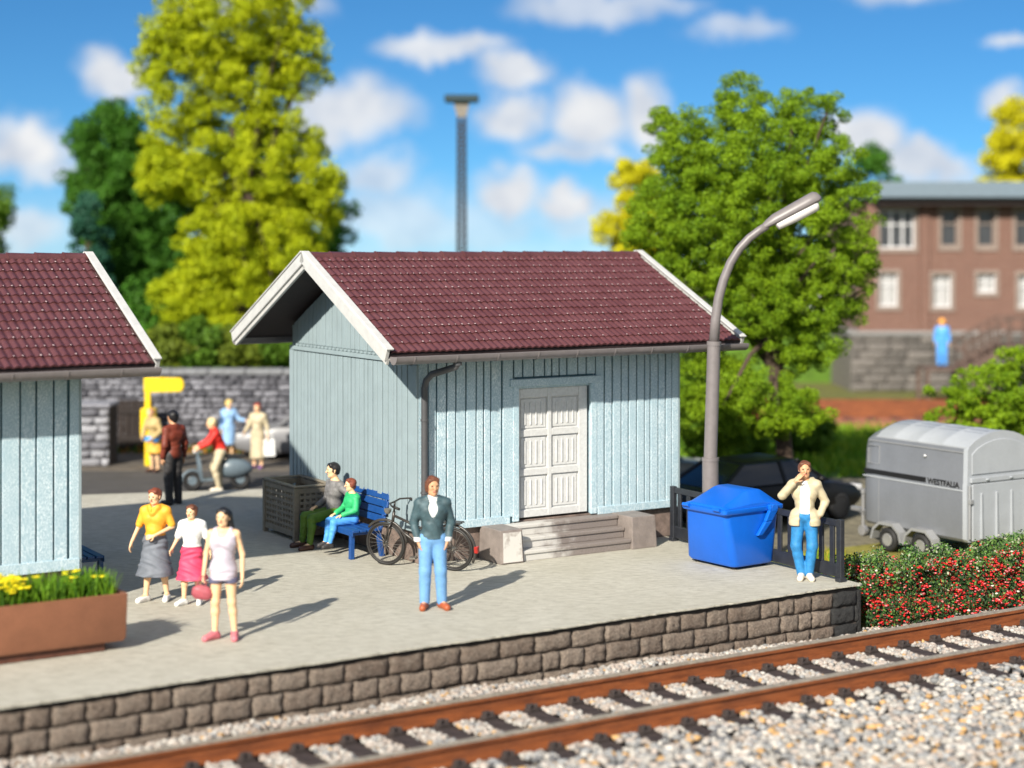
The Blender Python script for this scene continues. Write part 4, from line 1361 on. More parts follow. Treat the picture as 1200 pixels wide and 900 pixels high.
for var in range(4):
    s = MB()
    j = [rs.uniform(-.008, .008) for _ in range(8)]
    s.hexa([(-.12, -7.55 + j[0], GZ), (.12, -7.55 + j[1], GZ), (.12, -4.85 + j[2], GZ), (-.12, -4.85 + j[3], GZ),
            (-.11, -7.53, ZT - .225 + j[4] * .3), (.11, -7.53, ZT - .225 + j[5] * .3), (.11, -4.87, ZT - .225 + j[6] * .3), (-.11, -4.87, ZT - .225 + j[7] * .3)])
    for vr in (VR1, VR2):
        for sd in (-1, 1):
            s.box(-.085, .085, vr + sd * .155 - .05, vr + sd * .155 + .05, ZT - .224, ZT - .185)
            s.box(-.05, .05, vr + sd * .115 - .035, vr + sd * .115 + .035, ZT - .20, ZT - .150)
            s.lathe([(.022, 0), (.022, .045), (.012, .055)], (-.045, vr + sd * .175, ZT - .190), 6)
            s.lathe([(.022, 0), (.022, .045), (.012, .055)], (.045, vr + sd * .175, ZT - .190), 6)
    smesh.append(s.build('sleeper', SLEEP, trk, bevel=.008))
i = 0
while u < UT1:
    if i < 4: o = smesh[i]
    else:
        o = smesh[rs.randrange(4)].copy(); COL.objects.link(o); o.parent = trk
    o.location = (u, 0, 0)
    u += SLP; i += 1
# ------------------------------------------------------------------ benches
BLUEP = M('blue_bench_paint', (.010, .062, .235), .4, var=.12)
DBLUE = M('navy_bench_paint', (.008, .055, .16), .4, var=.12)
def bench(label, loc, rz, mat, L=1.9):
    t = thing('bench', label, 'bench', loc, rz)
    # local: x along the bench, seat faces -y, back towards +y
    s = MB()
    for k in range(4): s.box(-L / 2, L / 2, -.27 + k * .125, -.27 + k * .125 + .105, .415, .455)
    s.box(-L / 2, L / 2, -.285, -.272, .36, .452)
    s.build('seat', mat, t, bevel=.008)
    b = MB()
    for k in range(4):
        z = .53 + k * .115
        y = .245 + k * .03
        b.hexa([(-L / 2, y, z), (L / 2, y, z), (L / 2, y + .035, z), (-L / 2, y + .035, z), (-L / 2, y + .022, z + .10), (L / 2, y + .022, z + .10), (L / 2, y + .057, z + .10), (-L / 2, y + .057, z + .10)])
    b.build('backrest', mat, t, bevel=.008)
    for sx in (-1, 1):
        x = sx * (L / 2 - .09)
        for y0, y1 in ((-.25, -.26), (.20, .27)):
            l = MB()
            l.hexa([(x - .04, y1 - .035, 0), (x + .04, y1 - .035, 0), (x + .04, y1 + .035, 0), (x - .04, y1 + .035, 0), (x - .035, y0 - .035, .414), (x + .035, y0 - .035, .414), (x + .035, y0 + .035, .414), (x - .035, y0 + .035, .414)])
            l.build('leg', mat, t, bevel=.006)
        a = MB()
        a.bar((x, .235, .40), (x, .40, 1.02), .06, .05)
        a.bar((x, -.24, .39), (x, .26, .39), .06, .045)
        a.build('back_support', mat, t, bevel=.006)
    return t
# local x must run along -v so that -y faces -u
bench('blue slatted bench against the gable with two people sitting on it', hp(-.38, 1.86), AU - math.pi / 2, BLUEP, 1.95)
bench('navy blue bench poking out behind the corner of the cropped shed', hp(.42, 1.95, 0, CL), AU + math.pi / 2, DBLUE, 1.9)

# ------------------------------------------------------------------ lattice crate
CRATE = M('olive_brown_lattice', (.23, .195, .145), .6, var=.2)
t = thing('lattice_planter', 'olive brown square lattice planter box at the far end of the bench', 'planter', hp(-.72, 2.86), AU)
Lx, Ly, Hh = .64, 1.22, .88
def lattice(face):
    s = MB()
    if face in ('x0', 'x1'):
        x = 0 if face == 'x0' else Lx
        ln = Ly
        B = lambda a, b, z0, z1, th=.018: s.box(x - th, x + th, a, b, z0, z1)
    else:
        y = 0 if face == 'y0' else Ly
        ln = Lx
        B = lambda a, b, z0, z1, th=.018: s.box(a, b, y - th, y + th, z0, z1)
    B(.02, ln - .02, .075, .17, .026); B(.02, ln - .02, Hh - .10, Hh - .012, .026)
    n = max(3, int(ln / .105))
    for k in range(n):
        a = .06 + (ln - .12) * k / (n - 1)
        B(a - .024, a + .024, .17, Hh - .10, .012)
    for k in range(6):
        z = .235 + k * .095
        B(.04, ln - .04, z - .022, z + .022, .018)
    s.build('lattice_panel', CRATE, t, bevel=.004)
for f in ('x0', 'x1', 'y0', 'y1'): lattice(f)
for x in (0, Lx):
    for y in (0, Ly):
        MB().box(x - .042, x + .042, y - .042, y + .042, 0, Hh - .005).build('corner_post', CRATE, t, bevel=.008)
r = MB()
r.box(-.05, Lx + .05, -.05, .035, Hh, Hh + .03); r.box(-.05, Lx + .05, Ly - .035, Ly + .05, Hh, Hh + .03)
r.box(-.05, .035, .036, Ly - .036, Hh + .001, Hh + .031); r.box(Lx - .035, Lx + .05, .036, Ly - .036, Hh + .001, Hh + .031)
r.build('rim', CRATE, t, bevel=.006)
MB().box(.03, Lx - .03, .03, Ly - .03, .09, .12).build('floor_board', CRATE, t)

# ------------------------------------------------------------------ bicycle
pf, pr_ = G(453, 662), G(532, 669)
mid = (pf + pr_) / 2
ang = math.atan2(pf.y - pr_.y, pf.x - pr_.x)
bk = thing('bicycle', 'dark grey city bicycle with rear rack leaning at the shed corner', 'bicycle', mid, ang)
bk.rotation_euler = (R(-5), 0, ang)
BT = M('bicycle_tyre', (.018, .017, .016), .6, var=.2)
BF = M('bicycle_frame_paint', (.055, .050, .046), .35, var=.2, metal=.3)
BS = M('bicycle_steel', (.30, .28, .25), .35, metal=.7, var=.2)
WB = (pf - pr_).length / 2
RW = .335
def wheel(x, nm):
    w = MB().ring((x, 0, RW), (0, 1, 0), RW - .022, .022, 44, 8).build('wheel', BT, bk, smooth=True)
    MB().ring((x, 0, RW), (0, 1, 0), RW - .050, .011, 40, 6).build('rim', BF, w, smooth=True)
    s = MB()
    for k in range(24):
        a = 2 * math.pi * k / 24
        s.tube([(x + .02 * math.cos(a + .8), (-1) ** k * .025, RW + .02 * math.sin(a + .8)), (x + (RW - .055) * math.cos(a), 0, RW + (RW - .055) * math.sin(a))], .0022, 4)
    s.build('spokes', BS, w)
    MB().tube([(x, -.05, RW), (x, .05, RW)], .022, 10).build('hub', BS, w)
    m = MB()
    aa = [R(20 + q * 9) for q in range(20)] if nm == 'r' else [R(-5 + q * 9) for q in range(15)]
    m.tube([(x + (RW + .03) * math.cos(a) * (-1 if nm == 'r' else 1), 0, RW + (RW + .03) * math.sin(a)) for a in ([R(-30 + q * 9) for q in range(17)] if nm == 'r' else [R(40 + q * 9) for q in range(16)])], .022, 8)
    m.build('mudguard', BF, bk, smooth=True)
wheel(WB, 'f'); wheel(-WB, 'r')
f = MB()
bbk = (-.10, 0, .30); seat = (-.24, 0, .80); headt = (WB - .17, 0, .84); headb = (WB - .13, 0, .64)
f.tube([headb, bbk], .022, 10); f.tube([(WB - .155, 0, .78), (-.19, 0, .56)], .020, 10); f.tube([bbk, seat], .019, 10); f.tube([headt, headb], .024, 10)
for y in (-.05, .05):
    f.tube([(-WB, y, RW), bbk], .012, 8); f.tube([(-WB, y, RW), (-.215, 0, .70)], .011, 8)
f.build('frame', BF, bk, smooth=True)
k = MB()
for y in (-.055, .055): k.tube([(WB, y, RW), (WB - .09, y, .60), (WB - .13, y * .6, .66)], [.011, .014, .016], 8)
k.build('fork', BF, bk, smooth=True)
hb = MB()
hb.tube([headt, (WB - .19, 0, .98)], .016, 8)
hb.tube([(WB - .40, -.29, .96), (WB - .28, -.27, .99), (WB - .19, -.16, 1.0), (WB - .17, 0, .985), (WB - .19, .16, 1.0), (WB - .28, .27, .99), (WB - .40, .29, .96)], .014, 8)
hb.build('handlebar', BF, bk, smooth=True)
gr = MB()
for y in (-1, 1): gr.tube([(WB - .42, y * .292, .956), (WB - .30, y * .272, .986)], .021, 8)
gr.build('grips', BT, bk, smooth=True)
MB().lathe([(.03, 0), (.055, .03), (.06, .07), (.04, .075)], (WB - .06, 0, .80), 14, 'z').build('headlamp', BS, bk, smooth_angle=40)
sd = MB()
sd.loft([[(-.40 + t_ * .30, w * math.cos(a), .86 + .02 * math.sin(t_ * 3) + h * math.sin(a)) for a in [2 * math.pi * q / 10 for q in range(10)]] for t_, w, h in ((0, .03, .02), (.1, .09, .035), (.35, .10, .035), (.7, .045, .03), (1, .02, .018))])
sd.build('saddle', BT, bk, smooth_angle=60)
MB().tube([seat, (-.25, 0, .87)], .014, 8).build('seat_post', BS, bk)
rk = MB()
for y in (-.07, 0, .07): rk.tube([(-.30, y, .735), (-WB - .17, y, .735)], .009, 6)
for y in (-.07, .07): rk.tube([(-WB - .02, y, .735), (-WB, y * .8, RW)], .008, 6); rk.tube([(-.30, y, .735), (-.22, 0, .73)], .008, 6)
rk.box(-WB - .16, -.34, -.075, .075, .742, .752)
rk.build('rear_rack', BF, bk)
cg = MB()
cg.tube([(-.10, .055, .30), (-WB, .055, RW), (-WB, .055, RW + .05), (-.10, .055, .40)], .014, 6)
cg.build('chain_guard', BF, bk)
cr = MB()
cr.ring((-.10, .06, .30), (0, 1, 0), .085, .008, 24, 6)
cr.tube([(-.10, .09, .30), (.03, .09, .19)], .011, 6); cr.tube([(-.10, -.08, .30), (-.23, -.08, .41)], .011, 6)
cr.box(-.02, .08, .09, .18, .175, .20); cr.box(-.28, -.18, -.17, -.08, .40, .425)
cr.build('crank', BS, bk)
MB().box(-WB - .42, -WB - .36, -.04, .04, .30, .40).build('rear_lamp', M('red_reflector', (.35, .02, .015), .3), bk, bevel=.01)
MB().tube([(-.30, .04, .30), (-.36, .17, .02)], .012, 6).build('kickstand', BS, bk)

# ------------------------------------------------------------------ waste container
BIN = M('blue_container_plastic', (.004, .12, .60), .33, var=.05, scale=3, bump=.04)
BIND = M('dark_castor', (.015, .015, .02), .5)
pb = G(860.5, 670)
ba = R(36)
bn = thing('waste_container', 'large blue plastic waste container with hinged lid and side arm, by the lamp post', 'container', pb, ba)
# local: x to the right (0..w), y to the back
bw, bd = .86, 1.08
def rect_ring(x0, x1, y0, y1, z, r, n=4):
    pts = []
    for (cx, cy, a0) in ((x1 - r, y0 + r, -90), (x1 - r, y1 - r, 0), (x0 + r, y1 - r, 90), (x0 + r, y0 + r, 180)):
        for q in range(n + 1):
            a = R(a0 + 90 * q / n); pts.append((cx + r * math.cos(a), cy + r * math.sin(a), z))
    return pts
b = MB()
b.loft([rect_ring(.03, bw - .03, .03, bd - .03, .05, .10), rect_ring(0, bw, 0, bd, .09, .11), rect_ring(-.13, bw + .06, -.005, bd - .12, .60, .11), rect_ring(-.19, bw + .09, -.008, bd - .19, .885, .10)])
b.build('tub', BIN, bn, smooth_angle=40)
rm = MB()
rm.loft([rect_ring(-.23, bw + .12, -.04, bd - .17, .855, .06), rect_ring(-.245, bw + .135, -.055, bd - .16, .875, .06), rect_ring(-.245, bw + .135, -.055, bd - .16, .925, .06), rect_ring(-.23, bw + .12, -.04, bd - .17, .935, .06)])
rm.build('rim', BIN, bn, smooth_angle=40)
ld = MB()
X0, X1, Y0, Y1 = -.23, bw + .12, -.04, bd - .17
prof = [(0, .936), (0.02, .972), (.10, .995), (.44, 1.165), (.50, 1.18), (.66, 1.18), (.72, 1.165), (.98, .98), (1.0, .936)]
rings = []
for yy, sc_, zs in ((Y0 + .02, 1, .20), (Y0 + .05, 1, .45), (Y0 + .13, .995, .96), (Y0 + .17, .99, 1.0), (Y1 - .17, .99, 1.0), (Y1 - .13, .995, .96), (Y1 - .05, 1, .45), (Y1 - .02, 1, .20)):
    rings.append([(X0 + .02 + (X1 - X0 - .04) * p[0], yy, .936 + (p[1] - .936) * zs) for p in prof])
ld.loft(rings)
lid = ld.build('lid', BIN, bn, bevel=.012, seg=2, smooth_angle=24)
kn = MB()
for y in (.10, bd - .30): MB().tube([(X0 - .03, y - .07, .93), (X0 - .03, y + .07, .93)], .028, 10).build('lid_grip', BIN, lid, smooth_angle=50)
ar = MB()
pts = [(bw * .84, -.075, .95), (bw * .84, -.078, .87), (bw * .75, -.050, .70), (bw * .55, -.035, .50)]
w_ = [.085, .085, .07, .05]
rl_, rr_ = [], []
for p, q in zip(pts, w_):
    rl_.append((p[0] - q, p[1], p[2])); rr_.append((p[0] + q, p[1], p[2]))
for i in range(3):
    ar.hexa([(rl_[i][0], rl_[i][1] - .035, rl_[i][2]), (rr_[i][0], rr_[i][1] - .035, rr_[i][2]), (rr_[i][0], rr_[i][1] + .03, rr_[i][2]), (rl_[i][0], rl_[i][1] + .03, rl_[i][2]),
             (rl_[i + 1][0], rl_[i + 1][1] - .035, rl_[i + 1][2]), (rr_[i + 1][0], rr_[i + 1][1] - .035, rr_[i + 1][2]), (rr_[i + 1][0], rr_[i + 1][1] + .03, rr_[i + 1][2]), (rl_[i + 1][0], rl_[i + 1][1] + .03, rl_[i + 1][2])])
ar.build('pivot_arm', BIN, bn, bevel=.015, seg=2)
MB().lathe([(.05, -.195), (.06, -.185), (.06, -.12)], (bw * .84, .080, .90), 16, 'y').build('pivot_disc', BIN, bn, smooth_angle=40)
for x in (.12, bw - .12):
    for y in (.14, bd - .14):
        MB().tube([(x - .03, y, .05), (x + .03, y, .05)], .05, 12).build('castor', BIND, bn, smooth_angle=40)

# ------------------------------------------------------------------ street lamp
LAMPM = M('taupe_lamp_metal', (.185, .165, .165), .42, var=.08, bump=.05)
yl = 27.45
lx = lambda px: XA(px, yl); lz = lambda py: ZA(py, yl)
lp = thing('street_lamp', 'grey curved arm street lamp standing behind the blue waste container', 'street lamp', (lx(832.5), yl, GZ), 0)
o = Vector((lx(832.5), yl, GZ))
Q = lambda px, py, dy=0: Vector((lx(px), yl + dy, lz(py))) - o
pm_ = MB(); pm_.tube([Vector((0, 0, 0)), Q(832.5, 538)], .132, 20); pm_.build('lower_pole', LAMPM, lp, smooth_angle=50)
MB().tube([Q(832.5, 540), Q(832.5, 536)], .14, 20).build('collar', LAMPM, lp, smooth_angle=50)
MB().tube([Q(832.5, 538), Q(836.6, 404)], .108, 20).build('upper_pole', LAMPM, lp, smooth_angle=50)
MB().tube([Q(836.5, 405), Q(836.7, 400)], .116, 20).build('collar', LAMPM, lp, smooth_angle=50)
arm = [Q(836.7, 402), Q(838.5, 375), Q(842, 350), Q(848, 328), Q(856, 308), Q(866, 292), Q(878, 279), Q(890, 270), Q(899, 264.5)]
MB().tube(arm, [.086, .08, .077, .074, .071, .069, .067, .066, .066], 16).build('arm', LAMPM, lp, smooth=True)
h0, h1 = Q(896, 266.5), Q(962, 231.5)
ax = (h1 - h0).normalized(); az = Vector((-ax.z, 0, ax.x)); ay = Vector((0, 1, 0))
hd = MB(); rings = []
Lh = (h1 - h0).length
for t_, w, hh in ((0, .07, .07), (.08, .09, .10), (.2, .115, .13), (.80, .135, .15), (.92, .135, .15), (.975, .10, .11), (1, .05, .05)):
    c = h0 + ax * Lh * t_
    rings.append([c + ay * w * math.cos(a) + az * (hh * math.sin(a) if math.sin(a) > 0 else .35 * hh * math.sin(a)) for a in [2 * math.pi * q / 16 for q in range(16)]])
hd.loft(rings)
hd.build('lamp_head', LAMPM, lp, smooth_angle=50)
gm = MB(); rings = []
for t_, w, hh in ((.17, .05, .05), (.19, .09, .10), (.5, .105, .125), (.86, .105, .125), (.90, .085, .09), (.915, .05, .05)):
    c = h0 + ax * Lh * t_ - az * .045
    rings.append([c + ay * w * math.cos(a) + az * (hh * math.sin(a) if math.sin(a) < 0 else .2 * hh * math.sin(a)) for a in [2 * math.pi * q / 14 for q in range(14)]])
gm.loft(rings)
gm.build('lamp_diffuser', M('milky_diffuser', (.80, .76, .75), .35, var=.03, bump=0), lp, smooth_angle=50)

# ------------------------------------------------------------------ black slatted barrier panels
BARR = M('black_barrier', (.020, .022, .028), .45, var=.25, bump=.2)
def barrier(label, v0, v1, u=4.60):
    L = abs(v1 - v0)
    t = thing('barrier', label, 'barrier', hp(u, v0), AU + math.pi / 2)
    for x in (0.045, L - .045):
        s = MB(); s.box(x - .05, x + .05, -.04, .04, -.02, .90); s.box(x - .055, x + .055, -.075, .06, -.02, .06)
        s.build('post', BARR, t, bevel=.008)
    n = int((L - .2) / .21)
    s = MB()
    for k in range(n):
        x = .1 + (L - .2) * (k + .5) / n
        s.box(x - .045, x + .045, -.018, .018, .23, .80)
    s.build('slats', BARR, t, bevel=.006)
    MB().box(.096, L - .096, -.028, .028, .79, .885).build('top_rail', BARR, t, bevel=.008)
    MB().box(.096, L - .096, -.030, .030, .06, .25).build('bottom_board', BARR, t, bevel=.008)
barrier('black slatted barrier panel behind the man in the cream jacket', -4.36, -2.55)
barrier('black slatted barrier panel between the shed corner and the blue container', -2.38, -.30)

# ------------------------------------------------------------------ flower trough
TERR = M('terracotta_trough', (.26, .105, .055), .55, var=.1, scale=4)
TERRD = M('dark_trough_foot', (.10, .035, .02), .7, var=.3)
p1 = G(123, 763)
tr = thing('flower_trough', 'long terracotta coloured trough on dark feet at the platform edge', 'planter', p1, AU)
LT = 2.6
b = MB()
x0, x1, y0, y1 = -LT, .24, -.09, .62
b.loft([rect_ring(x0 + .02, x1 - .02, y0 + .02, y1 - .02, .115, .03, 2), rect_ring(x0, x1, y0, y1, .16, .03, 2), rect_ring(x0 - .015, x1 + .015, y0 - .015, y1 + .015, .68, .03, 2), rect_ring(x0 + .05, x1 - .05, y0 + .05, y1 - .05, .685, .03, 2), rect_ring(x0 + .06, x1 - .06, y0 + .06, y1 - .06, .58, .03, 2)])
b.build('trough_body', TERR, tr, smooth_angle=30)
MB().box(-LT + .3, 0, -.01, .55, 0, .114).build('foot', TERRD, tr, bevel=.01)
MB().box(x0 + .07, x1 - .07, y0 + .07, y1 - .07, .582, .62).build('soil', M('dark_soil', (.04, .026, .015), .95, var=.4), tr)
def strip_leaves(n, rng, X0, X1, Y0, Y1, z, hmin, hmax, w=.012):
    bx = rng.uniform(X0, X1, n); by = rng.uniform(Y0, Y1, n)
    h = rng.uniform(hmin, hmax, n)
    a = rng.uniform(0, 6.283, n); ln = rng.uniform(.05, .45, n) * h
    dx, dy = np.cos(a), np.sin(a)
    wx, wy = -dy * w, dx * w
    base = np.stack([bx, by, np.full(n, z)], 1)
    mid = base + np.stack([dx * ln * .35, dy * ln * .35, h * .6], 1)
    tip = base + np.stack([dx * ln, dy * ln, h], 1)
    W = np.stack([wx, wy, np.zeros(n)], 1)
    V = np.stack([base - W, base + W, mid + W, mid - W, tip + W * .2, tip - W * .2], 1).reshape(-1, 3)
    i = np.arange(n)[:, None] * 6
    Q = np.concatenate([i + np.array([0, 1, 2, 3]), i + np.array([3, 2, 4, 5])])
    return V, Q
GRASS = leafmat('trough_grass', (.10, .26, .015), (.22, .36, .02), .3)
GRASSD = leafmat('dark_grass', (.03, .10, .012), (.09, .20, .02), .3)
YEL = M('yellow_petals', (.88, .74, .01), .6, var=.1, island=.15)
fp = thing('flowering_plants', 'dense green grass with yellow flowers growing in the trough', 'plants', p1 + Vector((0, 0, .61)), AU)
gg = np.random.default_rng(3)
V, Q = strip_leaves(2600, gg, x0 + .1, x1 - .1, y0 + .08, y1 - .08, 0, .10, .36, .011)
V2, Q2 = strip_leaves(1500, gg, x0 + .1, x1 - .12, y0 + .08, y1 - .08, 0, .06, .28, .012)
mi = np.concatenate([np.zeros(len(Q)), np.ones(len(Q2))])
tag(link('grass_tufts', np_mesh('grass_tufts', np.concatenate([V, V2]), np.concatenate([Q, Q2 + len(V)]), mi), [GRASS, GRASSD], fp), kind='stuff')
fl_ = MB()
rr = random.Random(12)
for _ in range(95):
    x = rr.choice([rr.gauss(-1.05, .12), rr.gauss(-1.35, .12), rr.gauss(-1.1, .1), rr.uniform(-2.4, -.9), rr.uniform(-.5, .1) if rr.random() < .4 else rr.gauss(-1.2, .2)])
    y = rr.uniform(y0 + .1, y1 - .1)
    z = rr.uniform(.20, .35); r_ = rr.uniform(.022, .042)
    a0 = rr.uniform(0, 6)
    for q in range(5):
        a = a0 + q * 1.2566
        fl_.obox((x + r_ * .8 * math.cos(a), y + r_ * .8 * math.sin(a), z + rr.uniform(-.006, .006)), (math.cos(a), math.sin(a), .25), (-math.sin(a), math.cos(a), 0), (0, 0, 1), r_ * .62, r_ * .45, .004)
    fl_.ball((x, y, z), r_ * .5, n=6, m=4)
tag(fl_.build('yellow_flowers', YEL, fp), kind='stuff')
# ------------------------------------------------------------------ horse trailer
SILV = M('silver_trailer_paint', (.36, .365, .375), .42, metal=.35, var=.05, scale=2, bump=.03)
SILD = M('shaded_trailer_side', (.215, .225, .245), .42, metal=.30, var=.06, scale=2, bump=.03)  # same silver, the weaker light on the side put into the colour
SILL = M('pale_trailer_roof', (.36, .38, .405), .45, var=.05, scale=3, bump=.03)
STRIPE = M('trailer_black_stripe', (.015, .015, .016), .4, var=.05, bump=0)
TYRE = M('black_tyre', (.016, .016, .017), .7, var=.2)
RIMM = M('wheel_rim_silver', (.45, .45, .46), .35, metal=.6, var=.1)
TZ = GZ + .02
ptl = Vector((XA(1133, 29.6), 29.6, TZ))
ht = thing('horse_trailer', 'silver horse trailer with black side stripe parked behind the berry hedge', 'trailer', ptl, AU)
WT, LTt = 1.70, 2.62
zb, zs1, ze = .42, 1.42, 2.08
def side_sec(y, inset=0.0, ztop=ze, crown=.25, xin=0.0):
    # cross-section ring at length y: flat sides, waist, arched roof
    pts = []
    a, b = xin + inset, WT - xin - inset
    pts += [(a + .04, y, zb), (a, y, zb + .05), (a, y, zs1), (a + .012, y, zs1 + .02), (a + .03, y, ztop - .05)]
    n = 10
    for k in range(n + 1):
        q = k / n
        pts.append((a + .05 + (b - a - .10) * q, y, ztop + crown * math.sin(math.pi * q) ** .75))
    pts += [(b - .03, y, ztop - .05), (b - .012, y, zs1 + .02), (b, y, zs1), (b, y, zb + .05), (b - .04, y, zb)]
    return pts
b = MB()
b.loft([side_sec(.10), side_sec(LTt - .35), side_sec(LTt - .12, .02, ze - .08, .22), side_sec(LTt - .02, .08, ze - .28, .16), side_sec(LTt + .03, .14, ze - .62, .05)])
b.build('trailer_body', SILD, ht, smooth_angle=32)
# roof shell with ribs
r = MB()
def roof_sec(y, up, xin=.0, dz=0.0, cr=.25):
    pts = []
    n = 12
    for k in range(n + 1):
        q = k / n
        pts.append((.04 + xin + (WT - .08 - 2 * xin) * q, y, ze - .012 + dz + up + cr * math.sin(math.pi * q) ** .75))
    return pts + [(p[0], p[1], p[2] - .03) for p in pts[::-1]]
secs = []
y = .06
secs.append(roof_sec(.06, .012))
for c in (.62, 1.22, 1.82):
    secs += [roof_sec(c - .06, .012), roof_sec(c - .035, .019), roof_sec(c + .035, .019), roof_sec(c + .06, .012)]
secs += [roof_sec(LTt - .38, .012), roof_sec(LTt - .12, .0, .03, -.09, .22), roof_sec(LTt + .0, -.02, .09, -.27, .16)]
r.loft(secs)
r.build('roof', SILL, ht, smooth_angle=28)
# stripe along the side, panel lines
s = MB()
s.box(-.006, .004, .975, LTt - .08, zs1 - .055, zs1 + .035)
s.build('stripe', STRIPE, ht)
MB().box(-.010, .003, .10, LTt - .05, zs1 - .118, zs1 - .092).build('trim_strip', SILL, ht, bevel=.004)
ps = MB()
ps.box(-.004, .004, LTt - .46, LTt - .452, zb + .06, zs1 - .13)
ps.box(.012, .03, .10, LTt - .2, ze - .105, ze - .085)
for (ya, yb_, za, zb_) in ((LTt - .46, LTt - .452, zs1 + .14, ze - .18), (LTt - .17, LTt - .162, zs1 + .14, ze - .24), (LTt - .46, LTt - .17, zs1 + .14, zs1 + .148), (LTt - .45, LTt - .18, ze - .188, ze - .18)):
    ps.hexa([(.006, ya, za), (.03, ya, za), (.03, yb_, za), (.006, yb_, za), (.006 + .02 * (zb_ - 1.4), ya, zb_), (.05, ya, zb_), (.05, yb_, zb_), (.006 + .02 * (zb_ - 1.4), yb_, zb_)])
ps.build('panel_seam', SILV, ht)
MB().ball((-.002, 1.0, ze - .24), .018, .035, .028).build('side_latch', M('bright_latch', (.85, .85, .85), .25, metal=.5, bump=0), ht, smooth=True)
# lettering
cu = bpy.data.curves.new('lettering', 'FONT')
cu.body = 'WESTFALIA'; cu.size = .14; cu.extrude = .004; cu.align_x = 'LEFT'; cu.offset = .002
tmp = bpy.data.objects.new('lettering_tmp', cu)
COL.objects.link(tmp)
bpy.context.view_layer.update()
tme = bpy.data.meshes.new_from_object(tmp.evaluated_get(bpy.context.evaluated_depsgraph_get()))
bpy.data.objects.remove(tmp)
wd = max(v.co.x for v in tme.vertices)
lt = link('lettering', tme, STRIPE, ht)
# text runs along -y on the face x=0 (reads left to right for someone facing +x)
lt.matrix_local = Matrix(((0, 0, -1, -.008), (-1, 0, 0, .925), (0, 1, 0, zs1 - .062), (0, 0, 0, 1))) @ Matrix.Diagonal((.755 / wd, 1.0, 1, 1))
# rear: frame, ramp with ribs, upper flap
rf = MB()
rf.loft([side_sec(.0, .0, ze, .26), side_sec(.099, .0, ze, .26)])
rf.build('rear_frame', SILL, ht, smooth_angle=32)
rp = MB()
rp.box(.10, WT - .10, -.045, -.002, zb + .02, zs1 + .02)
rp.build('ramp', SILL, ht, bevel=.01)
for k in range(4):
    x = .30 + k * .38
    MB().hexa([(x - .028, -.085, zb + .05), (x + .028, -.085, zb + .05), (x + .028, -.044, zb + .05), (x - .028, -.044, zb + .05), (x - .020, -.075, zs1 - .14), (x + .020, -.075, zs1 - .14), (x + .020, -.044, zs1 - .14), (x - .020, -.044, zs1 - .14)]).build('ramp_rib', SILL, ht, bevel=.008)
fpz = MB()
n = 12
poly = [(.11, zs1 + .18), (WT - .11, zs1 + .18)] + [(.11 + (WT - .22) * (1 - k / n), ze - .12 + .24 * math.sin(math.pi * k / n) ** .7) for k in range(n + 1)]
fpz.prism(poly, 'y', -.022, -.001)
fpz.build('upper_flap', SILL, ht, bevel=.008)
MB().box(.06, WT - .06, -.055, -.001, zs1 + .04, zs1 + .13).build('cross_bar', SILL, ht, bevel=.008)
for x in (.45, 1.05, 1.5):
    MB().ball((x, -.065, zs1 + .085), .045, .02, .022).build('hinge_knob', SILL, ht, smooth=True)
for x in (.04, WT - .04):
    hg = MB(); hg.tube([(x, -.03, zb + .06), (x, -.03, zs1)], .024, 10); hg.box(x - .03, x + .05, -.075, -.01, 1.10, 1.18)
    hg.build('ramp_strut', SILV, ht, bevel=.004)
# fenders, wheels, drawbar
for x_, s_ in ((-.19, 1), (WT + .02, 1)):
    for yc in (.98, 1.80):
        f = MB()
        out_ = [(yc - .40, .20), (yc - .34, .40), (yc - .17, .54), (yc + .17, .54), (yc + .34, .40), (yc + .40, .20)]
        inn = [(yc + .355, .20), (yc + .305, .37), (yc + .155, .49), (yc - .155, .49), (yc - .305, .37), (yc - .355, .20)]
        poly = out_ + inn
        P3 = lambda p, x: (x, p[0], p[1])
        m = len(out_)
        for k in range(m - 1):
            a, b_, c, d = out_[k], out_[k + 1], inn[m - 2 - k], inn[m - 1 - k]
            f.hexa([(x_, a[0], a[1]), (x_ + .185, a[0], a[1]), (x_ + .185, d[0], d[1]), (x_, d[0], d[1]), (x_, b_[0], b_[1]), (x_ + .185, b_[0], b_[1]), (x_ + .185, c[0], c[1]), (x_, c[0], c[1])])
        f.build('fender', SILV, ht)
        wx = x_ + .09
        w = MB().ring((wx, yc, .225), (1, 0, 0), .165, .06, 32, 10).build('wheel', TYRE, ht, smooth=True)
        MB().lathe([(.115, -.05), (.12, -.04), (.08, -.035), (.03, -.05), (.03, .05), (.115, .05)], (wx, yc, .225), 20, 'x').build('rim', RIMM, w, smooth_angle=40)
db = MB()
db.bar((.45, LTt - .05, .46), (WT / 2 - .05, LTt + .85, .46), .08, .09); db.bar((WT - .45, LTt - .05, .46), (WT / 2 + .05, LTt + .85, .46), .08, .09)
db.bar((WT / 2, LTt + .75, .47), (WT / 2, LTt + 1.15, .47), .09, .08)
db.build('drawbar', RIMM, ht, bevel=.01)
jw = MB(); jw.tube([(WT / 2 - .12, LTt + .72, .18), (WT / 2 - .12, LTt + .72, .82)], .035, 12); jw.tube([(WT / 2 - .12, LTt + .72, .82), (WT / 2 - .12, LTt + .72, .90)], .055, 12)
jw.tube([(WT / 2 - .16, LTt + .72, .10), (WT / 2 - .08, LTt + .72, .10)], .10, 16)
jw.build('jockey_wheel', RIMM, ht, smooth_angle=40)

